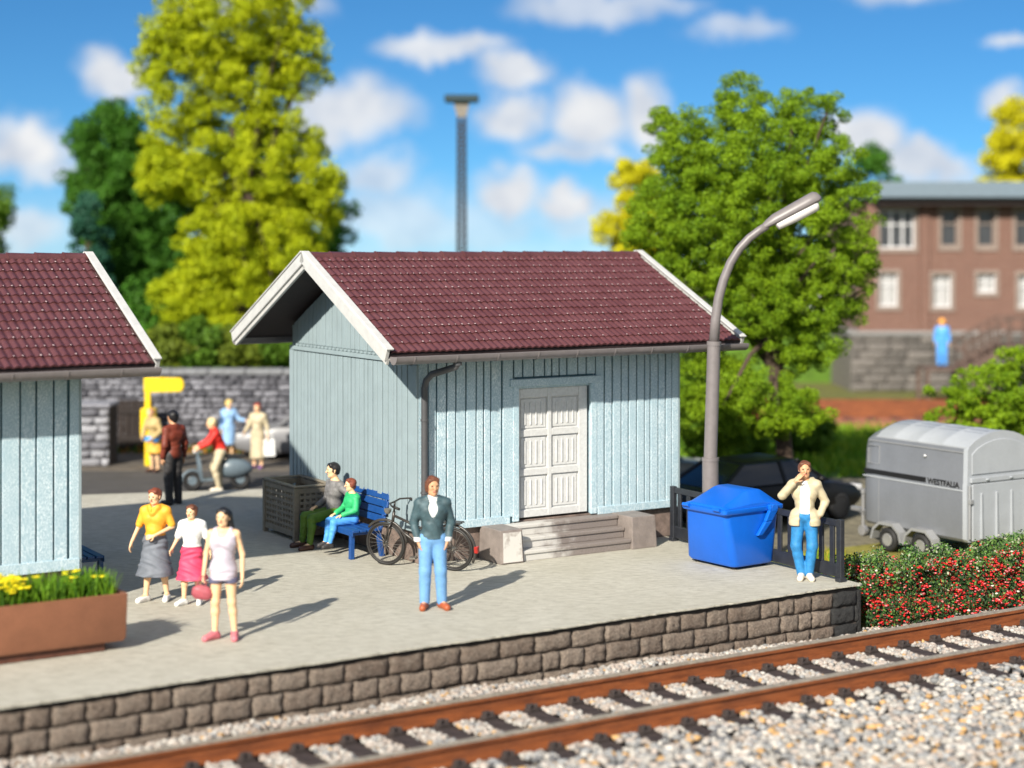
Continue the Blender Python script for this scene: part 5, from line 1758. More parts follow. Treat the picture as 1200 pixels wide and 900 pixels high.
# ------------------------------------------------------------------ cars
CGL = glassmat('dark_car_glass', (.008, .009, .011), .15)
HLG = M('headlamp_glass', (.6, .6, .6), .2, bump=0)
RED = M('tail_lamp_red', (.45, .015, .01), .25, bump=0)
CHR = M('dark_trim', (.02, .02, .022), .5)
def make_car(label, loc, rz, paint, L=4.1, Wd=1.66, Hc=1.34, hatch=True, rimm=None):
    t = thing('parked_car', label, 'car', loc, rz)
    # local: x forward (front +), y left
    def sec(x, z0, zbelt, hw, tuck=.05):
        return [(x, -hw + .10, z0), (x, -hw, z0 + .14), (x, -hw - .0, zbelt - .14), (x, -hw + tuck, zbelt - .03), (x, -hw + tuck + .14, zbelt), (x, hw - tuck - .14, zbelt), (x, hw - tuck, zbelt - .03), (x, hw, zbelt - .14), (x, hw, z0 + .14), (x, hw - .10, z0)]
    h = Wd / 2
    b = MB()
    b.loft([sec(-L / 2, .36, .72, h - .16), sec(-L / 2 + .10, .26, .84, h - .06), sec(-L / 2 + .55, .22, .88, h), sec(-.3, .20, .87, h), sec(.7, .20, .85, h), sec(L / 2 - .95, .22, .82, h - .01), sec(L / 2 - .30, .24, .70, h - .05), sec(L / 2 - .05, .30, .60, h - .14), sec(L / 2, .36, .52, h - .24)])
    b.build('body', paint, t, smooth_angle=38)
    xr0, xr1 = -L / 2 + .30, L / 2 - 1.10
    tx0, tx1 = xr0 + (.55 if hatch else .75), xr1 - .70
    def cab(x, z, hw): return [(x, -hw, z), (x, hw, z)]
    c = MB()
    zb_ = .855
    lo = [(xr0, -h + .10, zb_), (xr1, -h + .10, zb_), (xr1, h - .10, zb_), (xr0, h - .10, zb_)]
    hi = [(tx0, -h + .30, Hc), (tx1, -h + .30, Hc), (tx1, h - .30, Hc), (tx0, h - .30, Hc)]
    c.hexa(lo + hi)
    c.build('cabin_glass', CGL, t, bevel=.05, seg=3, smooth_angle=40)
    rf = MB()
    rf.hexa([(tx0 - .06, -h + .285, Hc - .045), (tx1 + .05, -h + .285, Hc - .045), (tx1 + .05, h - .285, Hc - .045), (tx0 - .06, h - .285, Hc - .045), (tx0 + .05, -h + .36, Hc + .03), (tx1 - .05, -h + .36, Hc + .03), (tx1 - .05, h - .36, Hc + .03), (tx0 + .05, h - .36, Hc + .03)])
    rf.build('roof', paint, t, bevel=.03, seg=2, smooth_angle=40)
    for s_ in (-1, 1):
        for (a, b_) in (((xr0, zb_), (tx0, Hc)), ((xr1, zb_), (tx1, Hc)), ((-.1, zb_), (-.12, Hc))):
            MB().bar((a[0], s_ * (h - .095), a[1]), (b_[0], s_ * (h - .295), b_[1]), .075, .05).build('pillar', paint, t, bevel=.01)
        MB().box(L / 2 - .26, L / 2 - .06, s_ * (h - .27) - .15, s_ * (h - .27) + .13, .56, .68).build('headlight', HLG, t, bevel=.03, seg=2)
        MB().box(-L / 2 - .02, -L / 2 + .16, s_ * (h - .28) - .13, s_ * (h - .28) + .13, .58, .74).build('tail_light', RED, t, bevel=.02)
        MB().ball((xr1 - .35, s_ * (h + .08), .93), .09, .10, .065).build('mirror', paint, t, smooth=True)
        for x in (-L / 2 + .78, L / 2 - .80):
            w = MB().ring((x, s_ * (h - .10), .30), (0, 1, 0), .215, .095, 28, 10).build('wheel', TYRE, t, smooth=True)
            MB().lathe([(.18, -.09), (.19, -.06), (.05, -.03), (.05, .03), (.19, .06), (.18, .09)], (x, s_ * (h - .10), .30), 18, 'y').build('rim', rimm or RIMM, w, smooth_angle=40)
        MB().box(-.35, -.18, s_ * (h + .004) - .012, s_ * (h + .004) + .012, .70, .73).build('door_handle', CHR, t)
    MB().box(L / 2 - .16, L / 2 + .015, -h + .30, h - .30, .34, .44).build('grille', CHR, t, bevel=.01)
    MB().box(-L / 2 - .025, -L / 2 + .05, -h + .22, h - .22, .36, .50).build('bumper', CHR, t, bevel=.02)
    return t
BLACKP = M('black_car_paint', (.005, .005, .006), .45, var=.05, bump=0, spec=.35)
GREYP = M('pale_grey_car_paint', (.27, .29, .30), .3, var=.05, bump=0)
SILVP = M('silver_car_paint', (.21, .21, .22), .35, var=.05, bump=0)
make_car('glossy black low car parked behind the blue container and the barrier', (5.15, 34.6, GZ), AU + R(3), BLACKP, 4.3, 1.70, 1.30, False, CHR)
make_car('pale grey car showing its bonnet beside the shed corner, left of the lamp post', (XA(828, 39) - 1.75, 38.2, GZ), R(18), GREYP, 4.0, 1.66, 1.36)
make_car('silver grey car by the back wall behind the woman in cream dress', (XA(360, 42.6), 42.75, ROADZ), R(184), SILVP, 3.6, 1.6, 1.32)

# ------------------------------------------------------------------ scooter
SCM = M('grey_blue_scooter_paint', (.13, .17, .20), .35, var=.08, bump=.03)
sc = thing('motor_scooter', 'grey blue motor scooter with rounded rear under the fair haired rider', 'scooter', SCOOT, facing(-1, -.25), scale=.88)
# local: front towards -y
b = MB(); rings = []
for y, w, z0, z1 in ((.02, .10, .36, .62), (.15, .17, .30, .76), (.38, .21, .27, .80), (.62, .19, .30, .76), (.80, .10, .40, .64), (.86, .05, .46, .56)):
    c = (z0 + z1) / 2; hh = (z1 - z0) / 2
    rings.append([(w * math.cos(a), y, c + hh * math.sin(a)) for a in [2 * math.pi * q / 16 for q in range(16)]])
b.loft(rings); b.build('rear_body', SCM, sc, smooth_angle=60)
f = MB(); f.hexa([(-.17, -.42, .24), (.17, -.42, .24), (.15, .10, .24), (-.15, .10, .24), (-.17, -.42, .30), (.17, -.42, .30), (.15, .10, .30), (-.15, .10, .30)])
f.build('footboard', SCM, sc, bevel=.02, seg=2)
sh = MB()
sh.loft([[(-w, y + .03 * abs(w), z), (-w * .5, y - .03, z), (0, y - .05, z), (w * .5, y - .03, z), (w, y + .03 * abs(w), z), (w, y + .05, z), (0, y + .0, z), (-w, y + .05, z)] for (w, y, z) in ((.16, -.40, .28), (.23, -.44, .48), (.22, -.47, .70), (.10, -.49, .84))])
sh.build('leg_shield', SCM, sc, smooth_angle=50)
MB().tube([(0, -.48, .84), (0, -.47, 1.0)], .04, 10).build('steering_head', SCM, sc)
MB().tube([(-.30, -.40, .99), (-.15, -.46, 1.0), (.15, -.46, 1.0), (.30, -.40, .99)], .02, 8).build('handlebar', SCM, sc, smooth=True)
MB().ball((0, -.55, .98), .075, .06, .075).build('headlamp', HLG, sc, smooth=True)
fm = MB(); rings = []
for k in range(9):
    a = R(-10 + k * 25)
    rings.append([(.09 * math.cos(q), -.62 - (.26 + .03 * math.sin(q)) * math.cos(a), .25 + (.26 + .03 * math.sin(q)) * math.sin(a)) for q in [2 * math.pi * i / 8 for i in range(8)]])
fm.loft(rings); fm.build('front_mudguard', SCM, sc, smooth=True)
for y in (-.62, .56):
    w = MB().ring((0, y, .25), (1, 0, 0), .19, .06, 28, 10).build('wheel', TYRE, sc, smooth=True)
    MB().lathe([(.11, -.045), (.10, -.05), (.04, -.03), (.04, .03), (.10, .05), (.11, .045)], (0, y, .25), 18, 'x').build('rim', SCM, w, smooth_angle=40)
st_ = MB(); st_.loft([rect_ring(-.12, .12, .10, .68, .80, .08), rect_ring(-.14, .14, .08, .70, .84, .09), rect_ring(-.12, .12, .10, .68, .87, .08)])
st_.build('saddle', CHR, sc, smooth_angle=40)
# ------------------------------------------------------------------ road and lawn behind
def strip(name, pts, z, mat, kind='structure'):
    m = MB(); m.add([(p[0], p[1], z) for p in pts], [list(range(len(pts)))])
    return tag(m.build(name, mat), kind=kind)
ASPH = M('road_asphalt', (.065, .060, .056), .9, var=.2, scale=3, bump=.4)
PAVE = M('dusty_pavement', (.105, .088, .07), .9, var=.4, scale=4, bump=.4)
rd = MB(); rd.box(-26, 1.5, 30.5, 40.2, GZ, ROADZ - .002); tag(rd.build('road', ASPH), kind='structure')
rd = MB(); rd.box(-26, 1.5, 40.2, 44.6, GZ, ROADZ + .02); tag(rd.build('pavement', PAVE, bevel=.02), kind='structure')
LAWN = M('lawn_green', (.085, .17, .014), .95, var=.3, scale=3, bump=.6)
strip('lawn', [(2, 41), (34, 41), (34, 57.0), (2, 57.0)], GZ + .012, LAWN)
strip('yard', [(2.2, 30.0), (34, 32.0), (34, 40.9), (2, 40.9)], GZ + .010, M('yard_ground', (.17, .15, .10), .95, var=.35, scale=4, bump=.5))
strip('verge', [tuple(hp(4.9, -4.4))[:2], tuple(hp(16, -4.4))[:2], tuple(hp(16, .9))[:2], tuple(hp(4.9, .9))[:2]], GZ + .014, M('mossy_verge', (.22, .20, .035), .95, var=.35, scale=5, bump=.6))
# raised land behind the wall and the far embankment
tm = MB(); tm.box(-40, 6, 45.2, 75, GZ, 1.15); tag(tm.build('terrace', LAWN), kind='structure')
tm = MB(); tm.box(2, 13.0, 69, 110, GZ, 1.75); tag(tm.build('embankment', LAWN), kind='structure')

# ------------------------------------------------------------------ grey stone wall and pier
GST = stone_mat('grey_wall_stone', (.075, .075, .09), (.30, .30, .335), (.18, .18, .20), .5)
gw = thing('boundary_wall', 'long grey rubble stone wall closing the road behind the figures', 'wall', (-21.5, 44.3, ROADZ), 0)
m = MB(); stone_wall_mesh(m, 23, [.16, .13, .18, .14, .15, .17, .13, .16, .14, .18, .15, .13, .14], (.16, .48), .12, random.Random(3), gx=4, gz=3, pil=.05)
m.build('stone_blocks', GST, gw, smooth=True, fixn=False)
MB().box(0, 23, .06, .55, 0, 1.98).build('wall_core', M('wall_joint', (.06, .06, .065), .95, var=.3), gw)
cp = MB()
k = 0
while k < 23:
    cp.box(k, min(k + .95, 23), -.10, .62, 1.96, 2.10); k += .97
cp.build('coping', M('wall_coping', (.20, .205, .215), .85, var=.25), gw, bevel=.02)
px0 = XA(93, 40.9)
pr = thing('stone_pier', 'grey stone pier standing forward of the wall beside the cropped shed', 'pier', (px0 - .9, 40.9, ROADZ), 0)
m = MB(); stone_wall_mesh(m, 1.62, [.20] * 7, (.35, .7), .1, random.Random(6), gx=4, gz=3, pil=.05)
m.build('stone_blocks', stone_mat('pale_pier_stone', (.13, .13, .15), (.44, .44, .47), (.25, .25, .27), .5), pr, smooth=True, fixn=False)
MB().box(.01, 1.61, .05, .9, 0, 1.42).build('pier_core', MORTAR, pr)
MB().box(-.04, 1.66, -.08, .95, 1.42, 1.52).build('cap_stone', GST, pr, bevel=.03)
gt = thing('wooden_gate', 'dark brown plank gate between the stone pier and the yellow post', 'gate', (XA(130, 43.6), 43.7, ROADZ), 0)
m = MB()
for k in range(7): m.box(k * .155, k * .155 + .14, 0, .05, .08, 1.35)
m.build('planks', M('dark_gate_wood', (.022, .014, .011), .8, var=.3), gt, bevel=.01)
MB().box(0, 1.07, -.04, -.002, .3, .42).build('gate_rail', M('dark_gate_wood2', (.018, .012, .010), .8, var=.3), gt)
MB().box(0, 1.07, -.04, -.002, 1.0, 1.12).build('gate_rail', M('dark_gate_wood2', (.04, .024, .017)), gt)

# ------------------------------------------------------------------ yellow post with arm and letter box
YP = M('signal_yellow_paint', (.85, .58, .005), .45, var=.05, bump=.03)
yq = 41.0
X = lambda px: XA(px, yq); Z = lambda py: ZA(py, yq)
yp = thing('yellow_post', 'bright yellow post with a round ended arm and a letter box on it', 'sign post', (X(174), yq, ROADZ), 0)
MB().box(-.085, .055, -.05, .05, 0, Z(442) - ROADZ).build('post', YP, yp, bevel=.015)
a = MB()
xe = X(216) - X(174)
zc = (Z(442) + Z(460)) / 2 - ROADZ; hh = (Z(442) - Z(460)) / 2
poly = [(-.10, zc - hh), (xe - .10, zc - hh * .9)] + [(xe - .10 + .10 * math.cos(q), zc + hh * .9 * math.sin(q)) for q in [-1.2, -.6, 0, .6, 1.2]] + [(xe - .10, zc + hh * .9), (-.10, zc + hh)]
a.prism(poly, 'y', -.07, .07)
a.build('arm', YP, yp, bevel=.015)
MB().box(-.17, .19, -.16, .12, Z(530) - ROADZ + .35, Z(478) - ROADZ).build('letter_box', YP, yp, bevel=.05, seg=3)

# ------------------------------------------------------------------ lattice light mast
MAST = M('dark_mast_steel', (.02, .02, .026), .6, var=.15)
ym = 54.0
xm = XA(541, ym); zt_ = ZA(111, ym)
ms = thing('light_mast', 'tall dark lattice light mast rising behind the roof against the sky', 'light mast', (xm, ym, GZ), 0)
Hm = zt_ - GZ
def half(z): return .17 - .05 * z / Hm
HS = Hm * .50
MB().tube([(0, 0, 0), (0, 0, HS)], [.21, .17], 14).build('lower_pole', MAST, ms, smooth_angle=50)
for sx in (-1, 1):
    for sy in (-1, 1):
        MB().tube([(sx * half(HS) * .8, sy * half(HS) * .8, HS - .05), (sx * half(Hm * .93) * .8, sy * half(Hm * .93) * .8, Hm * .93)], .05, 6).build('leg', MAST, ms)
br = MB()
z = HS
while z < Hm * .9:
    h0, h1 = half(z) * .8, half(z + .26) * .8
    for s_ in (-1, 1):
        br.bar((-h0, s_ * h0, z), (h1, s_ * h1, z + .26), .05, .05); br.bar((s_ * h0, -h0, z), (s_ * h1, h1, z + .26), .05, .05)
        br.bar((-h0, s_ * h0, z), (h0, s_ * h0, z), .05, .05)
    z += .26
br.build('braces', MAST, ms)
MB().hexa([(-.14, -.14, Hm * .93), (.14, -.14, Hm * .93), (.14, .14, Hm * .93), (-.14, .14, Hm * .93), (-.26, -.2, Hm - .24), (.26, -.2, Hm - .24), (.26, .2, Hm - .24), (-.26, .2, Hm - .24)]).build('lamp_glass', M('mast_glass', (.26, .23, .20), .3), ms)
MB().box(-.54, .54, -.36, .36, Hm - .24, Hm - .02).build('lamp_hood', M('mast_hood', (.012, .035, .045), .6), ms, bevel=.03)

# ------------------------------------------------------------------ brick building
yb = 65.0
X = lambda px: XA(px, yb); Z = lambda py: ZA(py, yb)
def brick_mat():
    m, nt, b = nodes('red_brickwork'); t = NT(nt)
    tc = t.n('ShaderNodeTexCoord'); sp = t.n('ShaderNodeSeparateXYZ'); cb = t.n('ShaderNodeCombineXYZ')
    t.l(tc.outputs['Object'], sp.inputs[0]); t.l(sp.outputs[0], cb.inputs[0]); t.l(sp.outputs[2], cb.inputs[1])
    br = t.n('ShaderNodeTexBrick'); br.inputs['Scale'].default_value = 4.2
    br.inputs['Color1'].default_value = c4((.135, .062, .042)); br.inputs['Color2'].default_value = c4((.19, .092, .066)); br.inputs['Mortar'].default_value = c4((.21, .145, .12))
    br.inputs['Mortar Size'].default_value = .03
    t.l(cb.outputs[0], br.inputs['Vector'])
    n = t.noise(t.coord(), .6, 4)
    t.l(t.mix(t.rng(n, .3, .7, 0, .3), br.outputs[0], c4((.155, .085, .068))), b.inputs['Base Color'])
    b.inputs['Roughness'].default_value = .9
    return m
BRK = brick_mat()
STN = M('pale_stone_trim', (.25, .195, .165), .8, var=.15)
WFR = M('white_window_frame', (.62, .62, .63), .5, var=.03, bump=0)
PANE = glassmat('window_pane', (.03, .032, .036), .35)
BLIND = M('pale_window_blind', (.36, .355, .35), .6, var=.06)
bd_ = thing('brick_building', 'red brick building with grey flat roof on a stone base', 'building', (X(1006), yb, GZ), 0)
ox, oz = X(1006), GZ
BW = X(1345) - ox
zl = Z(388) - oz; zr_ = Z(240) - oz; ztp = Z(214) - oz
xj = X(1083) - ox
# walls with real openings: build by bands
ups = [(1031, 1072, 246, 291), (1103, 1123, 246, 289), (1146, 1166, 246, 289), (1190, 1210, 246, 289), (1233, 1253, 246, 289), (1276, 1296, 246, 289)]
lows = [(1030, 1052, 320, 359), (1093, 1115, 322, 360), (1145, 1167, 321, 343), (1193, 1215, 322, 360), (1243, 1265, 322, 360)]
def rel(r): return (X(r[0]) - ox, X(r[1]) - ox, Z(r[3]) - oz, Z(r[2]) - oz)
w = MB()
def band(z0, z1, holes):
    xs = 0
    for (a, b, c, d) in sorted(holes):
        w.box(xs, a, 0, .4, z0, z1)
        if c > z0: w.box(a, b, 0, .4, z0, c)
        if d < z1: w.box(a, b, 0, .4, d, z1)
        xs = b
    w.box(xs, BW, 0, .4, z0, z1)
U_, L2 = [rel(r) for r in ups], [rel(r) for r in lows]
zm = Z(305) - oz
band(zm, zr_, U_); band(zl, zm, L2)
w.box(xj - .18, xj + .18, -.12, -.002, zl, zr_ - .02)
w.box(-.0, .4, .4, 9, zl, zr_)
w.build('brick_wall', BRK, bd_)
MB().box(-.3, BW, -.10, 9.2, 0, zl - .16).build('stone_base', stone_mat('base_stone', (.13, .12, .11), (.20, .18, .165), (.26, .24, .22)), bd_)
m = MB(); stone_wall_mesh(m, BW + .28, [(zl - .17) / 7] * 7, (.45, 1.1), .1, random.Random(15), x0=-.28, gx=4, gz=3, pil=.05)
for i_, p_ in enumerate(m.v): m.v[i_] = (p_[0], p_[1] - .12, p_[2])
m.build('stone_blocks', stone_mat('rough_base_stone', (.09, .082, .075), (.20, .18, .165), (.26, .24, .22)), bd_, smooth=True, fixn=False)
MB().box(-.4, BW, -.22, 9.3, zl - .16, zl).build('base_ledge', M('grey_ledge', (.25, .245, .24), .8, var=.15), bd_, bevel=.03)
xr = X(1031) - ox
MB().box(xr - .45, BW + .5, -1.1, 10, ztp - .62, ztp).build('roof_slab', M('grey_blue_roof_edge', (.15, .20, .245), .6, var=.1), bd_, bevel=.04)
MB().box(xr - .25, BW, -.75, 9.6, zr_ - .02, ztp - .62).build('eaves_board', M('dark_eaves', (.05, .035, .035), .8), bd_)
def window(r, panes, blind=False, pale=False):
    a, b, c, d = r
    f = MB()
    f.box(a - .12, b + .12, -.06, -.002, c - .16, c - .001); 
    for (q, s_) in ((a - .12, a), (b, b + .12)): f.box(q, s_, -.05, -.002, c, d)
    f.box(a - .12, b + .12, -.05, -.002, d + .001, d + .14)
    wnd = f.build('window', STN, bd_)
    fr = MB()
    t_ = .07
    fr.box(a, a + t_, .10, .18, c, d); fr.box(b - t_, b, .10, .18, c, d); fr.box(a + t_, b - t_, .10, .18, c, c + t_); fr.box(a + t_, b - t_, .10, .18, d - t_, d)
    for k in range(1, panes):
        x = a + (b - a) * k / panes
        fr.box(x - .035, x + .035, .10, .18, c + t_, d - t_)
    zz = c + (d - c) * .62
    fr.box(a + t_, b - t_, .11, .17, zz - .025, zz + .025)
    fr.build('frame', WFR if pale else STN, wnd)
    MB().box(a, b, .19, .23, c, d).build('pane', BLIND if blind else PANE, wnd)
for i, r in enumerate(U_): window(r, 3 if i == 0 else 1, False, i == 0)
for r in L2: window(r, 2, True, True)

# ------------------------------------------------------------------ stairs by the building
ys = 60.5
X = lambda px: XA(px, ys); Z = lambda py: ZA(py, ys)
STW = M('weathered_stair_wood', (.115, .075, .06), .8, var=.25)
st = thing('outdoor_staircase', 'dark wooden outdoor staircase with railings in front of the brick building', 'staircase', (X(1104), ys, GZ), 0)
zb_ = Z(430) - GZ
m = MB(); m.box(X(1082) - X(1104), X(1128) - X(1104), -.5, .9, zb_ - .12, zb_ - .003); m.build('lower_landing', STW, st)
for x in (X(1083) - X(1104), X(1126) - X(1104)):
    for y in (-.45, .85): MB().box(x - .07, x + .07, y - .07, y + .07, 0, zb_ - .12).build('post', STW, st)
xa, xb = X(1128) - X(1104), X(1176) - X(1104)
zt2 = Z(404) - GZ
n = 7
m = MB()
for k in range(n):
    q = (k + .5) / n
    m.box(xa + (xb - xa) * k / n, xa + (xb - xa) * (k + 1.15) / n, -.5, .9, zb_ + (zt2 - zb_) * q - .05, zb_ + (zt2 - zb_) * q)
for y in (-.55, .95): m.bar((xa - .05, y, zb_ - .10), (xb, y, zt2 - .1), .08, .28)
m.build('stair_flight', STW, st)
m = MB(); m.box(xb, xb + 2.4, -.5, .9, zt2 - .12, zt2); m.build('upper_landing', STW, st)
for x in (xb + .1, xb + 2.3): MB().box(x - .07, x + .07, -.45, -.31, 0, zt2 - .12).build('post', STW, st)
for y in (-.55, .95):
    m = MB()
    for dz in (.5, .95): m.bar((xa, y, zb_ + dz), (xb, y, zt2 + dz), .06, .07); m.bar((xb, y, zt2 + dz), (xb + 2.4, y, zt2 + dz), .06, .07)
    for k in range(6):
        q = k / 5; m.bar((xa + (xb - xa) * q, y, zb_ + (zt2 - zb_) * q - .1), (xa + (xb - xa) * q, y, zb_ + (zt2 - zb_) * q + .95), .06, .06)
    for k in range(1, 5): m.bar((xb + .55 * k, y, zt2 - .1), (xb + .55 * k, y, zt2 + .95), .06, .06)
    m.build('railing', STW, st)

m = MB()
xc, xd = X(1112) - X(1104), X(1165) - X(1104)
for k in range(6):
    q = (k + .5) / 6; m.box(xc + (xd - xc) * k / 6, xc + (xd - xc) * (k + 1.1) / 6, -1.9, -.52, zb_ * (1 - q), zb_ * (1 - q) + .06)
m.bar((xc - .1, -1.95, zb_), (xd, -1.95, .05), .08, .3)
m.bar((xc - .1, -1.95, zb_ + .9), (xd, -1.95, .95), .07, .07); m.bar((xc - .1, -.50, zb_ + .9), (xd, -.50, .95), .07, .07)
for k in range(5):
    q = k / 4; m.bar((xc + (xd - xc) * q, -1.95, zb_ * (1 - q)), (xc + (xd - xc) * q, -1.95, zb_ * (1 - q) + .9), .06, .06)
m.build('lower_flight', STW, st)

# ------------------------------------------------------------------ distant rusty track
t2 = thing('distant_track', 'second rusty track on reddish sleepers crossing far behind the trailer', 'track', (0, 53.5, GZ), R(-1.5))
bdm = MB(); bdm.hexa([(4, -1.6, 0), (34, -1.6, 0), (34, 4.4, 0), (4, 4.4, 0), (4, -1.3, .18), (34, -1.3, .18), (34, 4.1, .18), (4, 4.1, .18)])
bdm.build('reddish_bed', M('red_clay_ballast', (.33, .125, .07), .9, var=.3, scale=5, bump=.5), t2)
for y in (.2, 1.65, 2.6, 3.7):
    m = MB(); m.box(4, 34, y - .05, y + .05, .18, .44); m.box(4, 34, y - .10, y + .10, .178, .23); m.build('rail', RUSTM, t2)
u = 4.5
sl = None
while u < 34:
    if sl is None:
        sl = MB().box(-.13, .13, -.9, 4.0, .17, .225).build('sleeper', M('reddish_sleeper', (.16, .06, .04), .9, var=.3), t2); o = sl
    else:
        o = sl.copy(); COL.objects.link(o); o.parent = t2
    o.location = (u, 0, 0); u += .75

# ------------------------------------------------------------------ delivery van on the embankment
vn = thing('delivery_van', 'white and teal van far behind the tree beside the brick building', 'van', (XA(984, 70), 70.0, 1.75), 0)
b = MB(); b.hexa([(-1.3, -.8, .3), (.9, -.8, .3), (.9, .8, .3), (-1.3, .8, .3), (-1.3, -.75, 1.75), (.55, -.75, 1.75), (.55, .75, 1.75), (-1.3, .75, 1.75)])
b.build('van_body', M('van_white', (.62, .63, .63), .4, var=.05), vn, bevel=.08, seg=2)
MB().box(.1, .7, -.83, .83, .55, 1.5).build('teal_panel', M('van_teal', (.01, .20, .19), .4, var=.1), vn, bevel=.05)
MB().box(-.9, -.1, -.82, .82, 1.05, 1.5).build('window', CGL, vn, bevel=.03)
for x in (-.8, .5): MB().ring((x, -.72, .3), (0, 1, 0), .22, .09, 20, 8).build('wheel', TYRE, vn, smooth=True)

# ------------------------------------------------------------------ foliage
def leaves(cen, size, out, rng, jitter=.9, aspect=.62):
    """rhombic leaves at cen (N,3), roughly facing 'out'"""
    N = len(cen)
    nrm = out + rng.normal(0, jitter, (N, 3)); nrm /= np.linalg.norm(nrm, axis=1)[:, None] + 1e-9
    r = rng.normal(0, 1, (N, 3)); t = np.cross(nrm, r); t /= np.linalg.norm(t, axis=1)[:, None] + 1e-9
    b = np.cross(nrm, t)
    s = size[:, None]
    up = nrm * s * .18
    V = np.stack([cen - t * s, cen + b * s * aspect + up, cen + t * s, cen - b * s * aspect + up], 1).reshape(-1, 3)
    Q = np.arange(N * 4).reshape(N, 4)
    return V, Q

def crown_points(ells, n_clump, per, r_clump, rng, shell=.55, zsq=.8):
    """clumps of leaves spread through a union of ellipsoids; returns leaf centres, outward dirs, clump centres"""
    vol = np.array([e[1][0] * e[1][1] * e[1][2] for e in ells]) ** .75
    k = rng.choice(len(ells), n_clump, p=vol / vol.sum())
    d = rng.normal(0, 1, (n_clump, 3)); d /= np.linalg.norm(d, axis=1)[:, None]
    rad = rng.uniform(shell ** 3, 1, n_clump) ** (1 / 3)
    c = np.array([ells[i][0] for i in k]) + d * rad[:, None] * np.array([ells[i][1] for i in k])
    rc = rng.uniform(r_clump * .6, r_clump * 1.35, n_clump)
    m = (per * (rc / r_clump) ** 2 * rng.uniform(.55, 1.3, n_clump)).astype(int)
    idx = np.repeat(np.arange(n_clump), m)
    N = len(idx)
    dd = rng.normal(0, 1, (N, 3)); dd /= np.linalg.norm(dd, axis=1)[:, None]
    q = rng.uniform(.25, 1, N) ** .55
    P = c[idx] + dd * (q * rc[idx])[:, None] * np.array([1, 1, zsq])
    return P, dd, c

def bark(name='tree_bark', col=(.075, .05, .035)): return M(name, col, .9, var=.35, scale=8, bump=.8)
def tree(name, label, base, ells, mat, n_clump, per, r_clump, leaf, seed, core=.0, trunk_r=.16, trunk_top=None, cat='tree', group=None, limbs=14, shell=.5, jitter=.9):
    """ells in world coordinates"""
    rng = np.random.default_rng(seed)
    t = thing(name, label, cat, base, 0, group)
    b = np.array(base)
    E = [((np.array(c) - b), np.array(r)) for c, r in ells]
    P, dd, c = crown_points(E, n_clump, per, r_clump, rng, shell)
    if core > 0:
        inner = [(e[0], e[1] * .72) for e in E]
        P2, d2, c2 = crown_points(inner, int(n_clump * core), per, r_clump * 1.25, rng, .05)
        P = np.concatenate([P, P2]); dd = np.concatenate([dd, d2])
    V, Q = leaves(P, rng.uniform(leaf * .6, leaf * 1.3, len(P)), dd, rng, jitter)
    link('crown', np_mesh('crown', V, Q), mat, t)
    tt = np.array(trunk_top) - b if trunk_top is not None else np.array([0, 0, E[0][0][2]])
    m = MB()
    steps = 7
    pts = [tuple(tt * (k / steps) + np.array([.08 * math.sin(k * 1.7 + seed), .08 * math.cos(k * 2.1), 0]) * (k > 0)) for k in range(steps + 1)]
    m.tube(pts, [trunk_r * (1.5 if k == 0 else 1.08 - .75 * k / steps) for k in range(steps + 1)], 10)
    sel = rng.choice(len(c), min(limbs, len(c)), replace=False)
    for i in sel:
        q = rng.uniform(.35, .9)
        a = np.array(pts[int(q * steps)])
        e = c[i]; mid = (a + e) / 2 + np.array([0, 0, .12 * np.linalg.norm(e - a)])
        m.tube([tuple(a), tuple(mid), tuple(e)], [trunk_r * .42, trunk_r * .26, trunk_r * .10], 6)
    m.build('trunk', bark(), t, smooth_angle=60)
    return t

def E_(px, py, rx, ry, y, depth=None, dy=0.0):
    k = y / FPX
    return ((XA(px, y), y + dy, ZA(py, y)), (rx * k, (depth if depth is not None else (rx + ry) / 2 * k), ry * k))

LF_BRIGHT = leafmat('bright_green_leaves', (.082, .18, .005), (.265, .40, .010))
LF_YELLOW = leafmat('yellow_green_leaves', (.25, .33, .004), (.52, .56, .008))
LF_GOLD = leafmat('golden_leaves', (.46, .42, .005), (.66, .62, .010))
LF_DARK = leafmat('dark_green_leaves', (.028, .11, .008), (.075, .20, .015))
LF_BLUE = leafmat('blue_green_needles', (.012, .07, .045), (.035, .12, .07))
LF_MID = leafmat('mid_green_leaves', (.05, .125, .009), (.12, .22, .014))
LF_SHRUB = leafmat('olive_shrub_leaves', (.09, .14, .012), (.20, .24, .02))

y = 36.8
tree('broadleaf_tree', 'big bright green leafy tree right behind the curved street lamp', (XA(918, y), y, GZ),
     [E_(868, 225, 118, 120, y), E_(955, 250, 78, 110, y), E_(830, 270, 95, 95, y), E_(868, 118, 34, 34, y), E_(945, 135, 48, 38, y), E_(800, 165, 46, 50, y), E_(985, 330, 42, 60, y, .9),
      E_(905, 350, 85, 60, y), E_(815, 360, 75, 60, y, 1.2), E_(775, 275, 46, 70, y, .9), E_(940, 400, 55, 40, y, .9), E_(880, 470, 70, 40, y, 1.0, -.5), E_(830, 440, 60, 60, y, 1.0, .3), E_(925, 480, 45, 30, y, .8, -.6), E_(850, 515, 40, 24, y, .8, .3), E_(818, 495, 26, 36, y, .7, .3)],
     LF_BRIGHT, 2000, 190, .165, .0245, 31, core=.5, trunk_r=.19, trunk_top=(XA(905, y), y, ZA(230, y)), limbs=26)
y = 50.0
